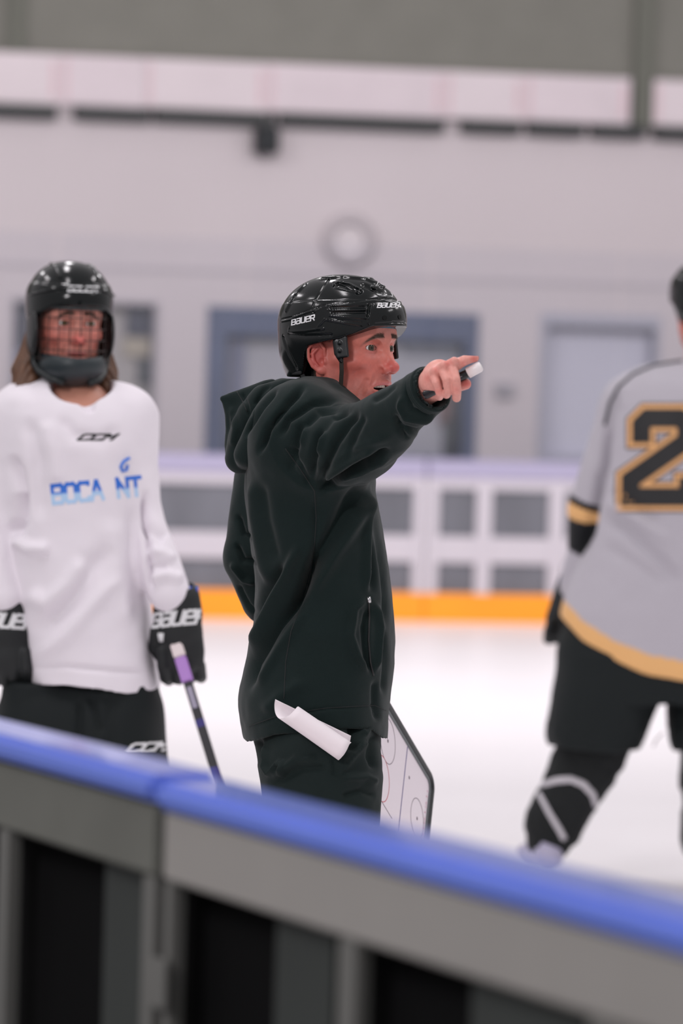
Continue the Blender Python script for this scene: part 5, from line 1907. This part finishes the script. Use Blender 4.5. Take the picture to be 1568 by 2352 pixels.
def glove(par, cen, dwn, wid, nrm, flip, mark, stick_pt=None, white=True):
    """padded hockey glove; cen top of the cuff, dwn towards the fingers, wid across, nrm out of the back of the hand"""
    d, w, n = Vector(dwn).normalized(), Vector(wid).normalized(), Vector(nrm).normalized()
    P = lambda a, b_, c: Vector(cen) + w * a + d * b_ + n * c
    ps = [P(a, b_, c) for a in (-.085, .085) for b_ in (-.02, .235) for c in (-.085, .06)]
    s = SDF([min(p[i] for p in ps) for i in range(3)], [max(p[i] for p in ps) for i in range(3)], .0032)
    nn = tuple(n)
    s.tube([P(0, .018, -.01), P(0, .050, -.01)], [.056, .059], 0, flat=nn, fr=.72)
    s.tube([P(0, .078, 0), P(0, .082, 0)], [.056, .056], .004, flat=nn, fr=.62)
    s.tube([P(0, .105, 0), P(0, .140, .002)], [.057, .058], .006, flat=nn, fr=.52)
    for k in range(4):
        x = (-.040 + .027 * k)
        s.tube([P(x, .135, .012), P(x * 1.0, .172, .014), P(x * .98, .205 - .004 * abs(k - 1.5), -.004)], [.0155, .0155, .015], .004)
        s.tube([P(x * .98, .205 - .004 * abs(k - 1.5), -.006), P(x * .95, .205, -.040), P(x * .92, .175, -.052)], [.015, .014, .013], .003)
    s.tube([P(flip * .050, .085, -.005), P(flip * .060, .125, -.020), P(flip * .040, .165, -.045)], [.018, .018, .0165], .006)
    s.tube([P(0, -.02, -.01), P(0, .02, -.01)], [.040, .042], .004, 'cut', flat=nn, fr=.75)
    v, q = s.mesh(1)
    g = mesh_np('glove', v, q, M_GL, par)
    T = bvh(v, q)
    if mark:
        stroke_mark('glove_mark', mark, P(.006, .062, 0), w, -d, .128, .030, T, M_MARK, g, thick=.0012, sw=1.15, shear=.35, depth=-n)
    if white:
        h_, hn, _, _ = T.ray_cast(P(flip * .040, .102, .2), -n)
        if h_:
            if hn.dot(n) < 0: hn = -hn
            MB().tube([h_ - d * .009 + hn * .001, h_ + d * .012 + hn * .001], [.010, .006], 10, flat=.25, up=hn).build('glove_patch', M_MARK, g, smooth=True)
    MB().tube([P(-.052 * flip, -.002, -.004), P(-.030 * flip, -.006, -.004)], [.011, .009], 10, flat=.8).build('cuff_lining', mat('lining_blue', S(36, 90, 205), rough=.5), g, smooth=True)
    return g


glove(pl1, L_(403, 1362, -.12), L_(414, 1500, -.10) - L_(403, 1362, -.12), (1, .15, .10), (-.1, -1, .1), -1, 'BaUER')
glove(pl1, L_(6, 1366, -.12), L_(18, 1500, -.12) - L_(6, 1366, -.12), (1, -.1, -.02), (.05, -1, .1), 1, 'BaUER', white=False)

# hockey stick
sa, sb = L_(404, 1478, -.128), L_(665, 2330, -.42)
sd = (sb - sa).normalized()
su = Vector((0, 1, 0))
su = (su - sd * su.dot(sd)).normalized()
sw_ = sd.cross(su).normalized()
stk = thing('hockey_stick', (sb.x, sb.y, 0), 'black and violet hockey stick held in the right-hand glove of the player in white', 'hockey stick')
SFR = (sa, sw_, su, sd)
Ls = (sb - sa).length
MB().box(SFR, -.0145, .0145, -.010, .010, .0, .035).build('grip_tape', mat('tape_white', S(226, 214, 214), rough=.8), stk, bevel=.003)
MB().box(SFR, -.0140, .0140, -.010, .010, .035, .098).build('grip', mat('grip_purple', S(172, 128, 200), rough=.6), stk, bevel=.003)
MB().box(SFR, -.0105, .0105, -.009, .009, .098, .55 * Ls).build('shaft', mat('shaft_black', S(13, 12, 22), rough=.5), stk, bevel=.003)
MB().box(SFR, -.0106, .0106, -.0092, .0092, .19, .215).build('violet_band', mat('band_violet', S(34, 22, 110), rough=.5), stk, bevel=.003)
MB().box(SFR, -.0106, .0106, -.0092, .0092, .31, .60 * Ls).build('violet_band', MATS['band_violet'], stk, bevel=.003)
MB().box(SFR, -.0105, .0105, -.009, .009, .55 * Ls, Ls).build('shaft', MATS['shaft_black'], stk, bevel=.003)
MB().box(SFR, -.006, .006, -.0105, -.0090, .112, .165).build('shaft_print', mat('print_pale', S(150, 145, 165), rough=.5), stk)
be = sb + Vector((.30, -.06, 0))
be.z = .012
bs_ = Vector((sb.x, sb.y, max(sb.z, .03)))
MB().tube([sb, Vector((sb.x + .03, sb.y, .045)), Vector((sb.x + .14, sb.y - .02, .040)), Vector((sb.x + .29, sb.y - .05, .042))], [.014, .030, .034, .032], 10, flat=.16, up=(0, 1, 0)).build('blade', mat('blade_black', S(22, 22, 24), rough=.8), stk, smooth=True)

# ================================================================== player in grey, right, seen from behind
GD = 11.76
G_ = lambda px, py, dy=0.0: W(px, py, GD + dy)
M_COLJ = mat('jersey_grey_gold', attr='Col', rough=0.72, bump=0.5, bscale=800, spec=0.2, sheen=0.08, dist=.0008)
G_M = frame_from((-0.15, 1, -0.05))
G_O = G_(1612, 705, .02)
pl2 = thing('person', (G_O.x, G_O.y, 0), 'person in grey and gold hockey jersey with number 2, seen from behind', 'person')
v2, q2, c2 = make_head(h=.0032, mouth_open=0.0, stubble=0.0, neck=.16, ears=False)
s = SDF((G_(1240, 900).x, GD - .3, .06), (G_(1960, 900).x, GD + .35, G_(0, 820).z), .013)
s.loft(rows_px([(840, 1570, 1650, .06), (900, 1480, 1740, .11), (1100, 1450, 1770, .13), (1400, 1420, 1790, .14), (1550, 1400, 1800, .14)], GD), 0)
s.tube([G_(1460, 945), G_(1384, 1080, .01), G_(1350, 1170, .03), G_(1340, 1260, .07), G_(1318, 1345, .11)], [.05, .045, .036, .032, .028], .01)
s.tube([G_(1760, 945), G_(1836, 1080, .01), G_(1868, 1170, .03), G_(1880, 1260, .07), G_(1902, 1345, .11)], [.05, .045, .036, .032, .028], .01)
s.tube([G_(1480, 1500), G_(1362, 1740, .02), G_(1275, 1890, 0), G_(1262, 1950, 0)], [.11, .08, .055, .035], .02)
s.tube([G_(1740, 1500), G_(1668, 1740, .04), G_(1640, 1910, .02), G_(1632, 1970, .02)], [.11, .08, .06, .035], .02)
vb, qb = s.mesh(1)
vh = xf(v2, G_M, G_O)
mesh_np('body', np.concatenate([vh, vb]), np.concatenate([q2, qb + len(vh)]), M_SKIN, pl2,
        np.concatenate([c2, np.tile(np.array((.6, .28, .2)), (len(vb), 1))]))
build_helmet(G_M, G_O, pl2, h=.0035, detail=False)
rowsG = [(826, 1545, 1680, .07), (842, 1475, 1750, .12), (870, 1428, 1796, .16), (920, 1400, 1822, .19), (980, 1388, 1834, .205), (1060, 1384, 1838, .21), (1150, 1366, 1852, .21),
         (1230, 1350, 1866, .215), (1300, 1328, 1880, .22), (1360, 1303, 1892, .225), (1420, 1284, 1900, .23), (1560, 1280, 1905, .235), (1600, 1280, 1905, .235)]
s = SDF((G_(1255, 900).x, GD - .3, G_(1600, 1600).z), (G_(1960, 900).x, GD + .32, G_(1600, 810).z), .0062)
s.loft(rows_px(rowsG, GD), 0, pw=2.4)
armL = [G_(1440, 935, 0), G_(1382, 1080, .01), G_(1350, 1170, .03), G_(1340, 1260, .07), G_(1318, 1345, .11)]
armR = [G_(1782, 935, 0), G_(1838, 1080, .01), G_(1868, 1170, .03), G_(1880, 1260, .07), G_(1902, 1345, .11)]
for ar in (armL, armR):
    s.tube(ar[:3], [.085, .068, .060], .035)
    s.tube(ar[2:], [.060, .052, .046], .012)
s.loft(rows_px([(1440, 1440, 1760, .12), (1480, 1345, 1850, .18), (1520, 1315, 1872, .20), (1600, 1310, 1880, .21)], GD), .004, 'cut', pw=2.4)
hgx = [G_(p, 1500).x for p in (1270, 1283, 1330, 1400, 1480, 1568, 1700, 1820, 1905)]
hgz = [G_(1568, p).z for p in (1400, 1424, 1472, 1512, 1540, 1553, 1556, 1530, 1450)]
def hemG(g, X, Y, Z):
    return np.maximum(g, np.interp(X.ravel(), hgx, hgz)[:, None, None].astype(np.float32) - Z)
s.fn(hemG)
vj, qj = s.mesh(2)
FG = [([(1392, 960), (1388, 1060), (1368, 1150), (1350, 1240), (1335, 1300)], .020, 9, 'v'), ([(1372, 1080), (1365, 1150), (1355, 1190)], .006, 6, 'v'),
      ([(1375, 1180), (1440, 1215), (1520, 1290), (1568, 1350)], .012, 16, 'v'), ([(1385, 1150), (1460, 1190), (1550, 1250)], .008, 14, 'r'),
      ([(1380, 1250), (1450, 1290), (1540, 1350)], .007, 16, 'v'), ([(1400, 1120), (1450, 1160), (1520, 1200)], .006, 12, 'v'),
      ([(1420, 900), (1400, 960), (1395, 1020)], .006, 8, 'v'), ([(1440, 880), (1425, 940)], .005, 6, 'r')]
vj = folds(vj, qj, FG, amp=1.8)
vj = vj + normals(vj, qj) * (.004 * vnoise(vj, 8, 2) + .0015 * vnoise(vj, 24, 4))[:, None]
n = len(vj)
C = np.tile(np.array(S(178, 174, 182)[:3]), (n, 1))
zh = np.interp(vj[:, 0], hgx, hgz)
GOLD = S(226, 176, 118)[:3]
BLK = S(22, 24, 27)[:3]
C[vj[:, 2] < zh + .060] = GOLD
for ar in (armL, armR):
    a = np.array(ar)
    dd = np.full(n, 9.0)
    tt = np.zeros(n)
    for i in range(len(a) - 1):
        ba = a[i + 1] - a[i]
        t = np.clip(((vj - a[i]) @ ba) / (ba @ ba), 0, 1)
        d = np.linalg.norm(vj - a[i] - t[:, None] * ba, axis=1)
        m = d < dd
        dd = np.where(m, d, dd)
        tt = np.where(m, i + t, tt)
    sx = -1 if ar is armL else 1
    side = (vj[:, 0] - np.interp(vj[:, 2], [a[4][2], a[2][2], a[0][2]], [a[4][0] - sx * .062, a[2][0] - sx * .035, a[0][0]])) * sx > 0
    on = (dd < .085) & side
    C[on & (tt > 1.78) & (tt < 3.05)] = BLK
    C[on & (tt > 1.95) & (tt < 2.18)] = GOLD
jg = mesh_np('jersey', vj, qj, M_COLJ, pl2, C)
JG = bvh(vj, qj)
cord('yoke_piping', [(1566, 829), (1500, 839), (1455, 858), (1420, 888), (1400, 925), (1388, 975)], JG, .010, mat('piping_black', S(34, 38, 42), rough=.7), jg, D=11.6, flat=.5)


def ribbon(name, path, hw, lift, m, tree, par, D):
    """block lettering of mitred strokes laid on a garment; path and half width in the photograph's pixels"""
    p = [np.array(q, float) for q in path]
    nL = []
    for i in range(len(p)):
        d0 = p[i] - p[i - 1] if i else p[1] - p[0]
        d1 = p[i + 1] - p[i] if i < len(p) - 1 else d0
        d0 = d0 / np.linalg.norm(d0)
        d1 = d1 / np.linalg.norm(d1)
        n0, n1 = np.array((-d0[1], d0[0])), np.array((-d1[1], d1[0]))
        mv = n0 + n1
        mv = mv / max(mv @ mv, .35) * 2
        nL.append(mv)
    b = MB()
    e0 = (p[0] - p[1]) / np.linalg.norm(p[0] - p[1]) * hw
    e1 = (p[-1] - p[-2]) / np.linalg.norm(p[-1] - p[-2]) * hw
    p[0] = p[0] + e0
    p[-1] = p[-1] + e1
    for i in range(len(p) - 1):
        L = np.linalg.norm(p[i + 1] - p[i])
        ns = max(1, int(L / 7))
        prev = None
        for k in range(ns + 1):
            t = k / ns
            c = p[i] + (p[i + 1] - p[i]) * t
            nv = (nL[i] * (1 - t) + nL[i + 1] * t) * hw
            row = []
            for sg in np.linspace(-1, 1, 6):
                q = c + nv * sg
                d = (W(q[0], q[1], D) - CP).normalized()
                h_, hn, _, _ = tree.ray_cast(CP, d)
                if h_ is None:
                    row = None
                    break
                row.append(h_ - d * lift)
            if row and prev:
                for s_ in range(5):
                    qd = [prev[s_], prev[s_ + 1], row[s_ + 1], row[s_]]
                    dd_ = (qd[0] - CP).normalized()
                    b.hexa([v + dd_ * (lift + .001) for v in qd] + qd)
            prev = row
    return b.build(name, m, par)


two = [(1472, 996), (1472, 975), (1487, 960), (1560, 960), (1576, 975), (1576, 1012), (1447, 1102), (1447, 1141), (1580, 1141), (1580, 1118)]
num = ribbon('jersey_number', two, 35, .003, mat('number_black', S(26, 26, 28), rough=.6), JG, jg, GD)
ribbon('number_outline', two, 31.5, .0055, mat('number_gold', S(222, 168, 112), rough=.6), JG, num, GD)
ribbon('number_fill', two, 21, .008, mat('number_black'), JG, num, GD)
# pants
s = SDF((G_(1235, 900).x, GD - .3, G_(1600, 1770).z), (G_(1960, 900).x, GD + .32, G_(1600, 1390).z), .0062)
s.loft(rows_px([(1390, 1335, 1870, .16), (1440, 1300, 1885, .2), (1480, 1281, 1890, .215), (1560, 1275, 1895, .225), (1600, 1272, 1898, .22), (1610, 1272, 1898, .22)], GD), 0, pw=2.6)
s.loft(rows_px([(1500, 1290, 1560, .19), (1600, 1268, 1518, .20), (1690, 1257, 1478, .195), (1712, 1262, 1470, .19)], GD), .012, pw=2.5)
s.loft(rows_px([(1500, 1580, 1885, .19), (1600, 1536, 1890, .20), (1700, 1534, 1780, .195), (1722, 1536, 1775, .19)], GD), .012, pw=2.5)
def spG(g, X, Y, Z):
    # the gap between the trouser legs opens downwards
    w = np.clip((G_(1527, 1600).z - Z), 0, 1) * .16
    d = np.maximum(np.abs(X - G_(1528, 1650).x + w * .9) - w, Z - G_(1527, 1596).z) + 0 * Y
    return np.maximum(g, -d)
s.fn(spG)
vp, qp = s.mesh(1)
vp = vp + normals(vp, qp) * (.006 * vnoise(vp, 9, 3) + .0035 * vnoise(vp, 30, 5) * (vp[:, 2] < G_(1500, 1660).z))[:, None]
mesh_np('hockey_pants', vp, qp, M_PB, pl2)
M_SK = mat('sock_dark', S(17, 21, 22), rough=.9, bump=.8, bscale=160, dist=.003)
s = SDF((G_(1160, 900).x, GD - .25, .08), (G_(1480, 900).x, GD + .25, G_(1400, 1660).z), .006)
s.tube([G_(1368, 1700, 0), G_(1346, 1752, 0), G_(1308, 1820, 0), G_(1270, 1895, 0), G_(1262, 1925, 0)], [.112, .108, .096, .087, .070], .03)
vs, qs = s.mesh(1)
vs = vs + normals(vs, qs) * (.004 * vnoise(vs, 35, 5) + .004 * vnoise(vs, 12, 6))[:, None]
so1 = mesh_np('sock', vs, qs, M_SK, pl2)
ST = bvh(vs, qs)
MT = mat('sock_tape', S(200, 196, 202), rough=.6)
cord('tape_stripe', [(1244, 1802), (1275, 1793), (1310, 1790), (1340, 1802), (1362, 1826), (1368, 1850)], ST, .0125, MT, so1, D=11.6, lift=-.006)
cord('tape_stripe', [(1236, 1822), (1262, 1870), (1284, 1905), (1296, 1928)], ST, .0105, MT, so1, D=11.6, lift=-.005)
s = SDF((G_(1500, 900).x, GD - .25, .08), (G_(1800, 900).x, GD + .25, G_(1600, 1660).z), .006)
s.tube([G_(1655, 1700, .02), G_(1648, 1790, .02), G_(1642, 1850, .02), G_(1638, 1920, .02), G_(1630, 1985, .02)], [.125, .118, .100, .105, .06], .03)
vs, qs = s.mesh(1)
vs = vs + normals(vs, qs) * (.005 * vnoise(vs, 35, 5))[:, None]
mesh_np('sock', vs, qs, M_SK, pl2)
MB().tube([G_(1420, 1712, -.13), G_(1450, 1722, -.12)], [.008, .006], 8, flat=.6).build('garter_tab', mat('garter_red', S(150, 92, 84), rough=.7), pl2, smooth=True)
MB().tube([G_(1522, 1683, -.19), G_(1506, 1700, -.19), G_(1500, 1715, -.18)], .002, 6).build('drawstring', mat('string_grey', S(110, 100, 104), rough=.8), pl2, smooth=True)
M_SB = mat('skate_boot_blue', S(176, 172, 196), rough=.35)
a = G_(1262, 1985)
skate(pl2, (a.x + .0, a.y - .06, 0), (-.25, 1), boot=M_SB, lace=False)
a = G_(1632, 1985)
skate(pl2, (a.x + .02, a.y - .04, 0), (.2, 1), boot=M_SB, lace=False)
M_GL2 = M_GL
glove(pl2, G_(1322, 1330, .12), G_(1296, 1420, .16) - G_(1322, 1330, .12), (.9, .3, .2), (-.3, -1, 0), 1, None, white=True)
glove(pl2, G_(1898, 1330, .12), G_(1925, 1420, .16) - G_(1898, 1330, .12), (.9, -.3, -.2), (.3, -1, 0), -1, None, white=True)
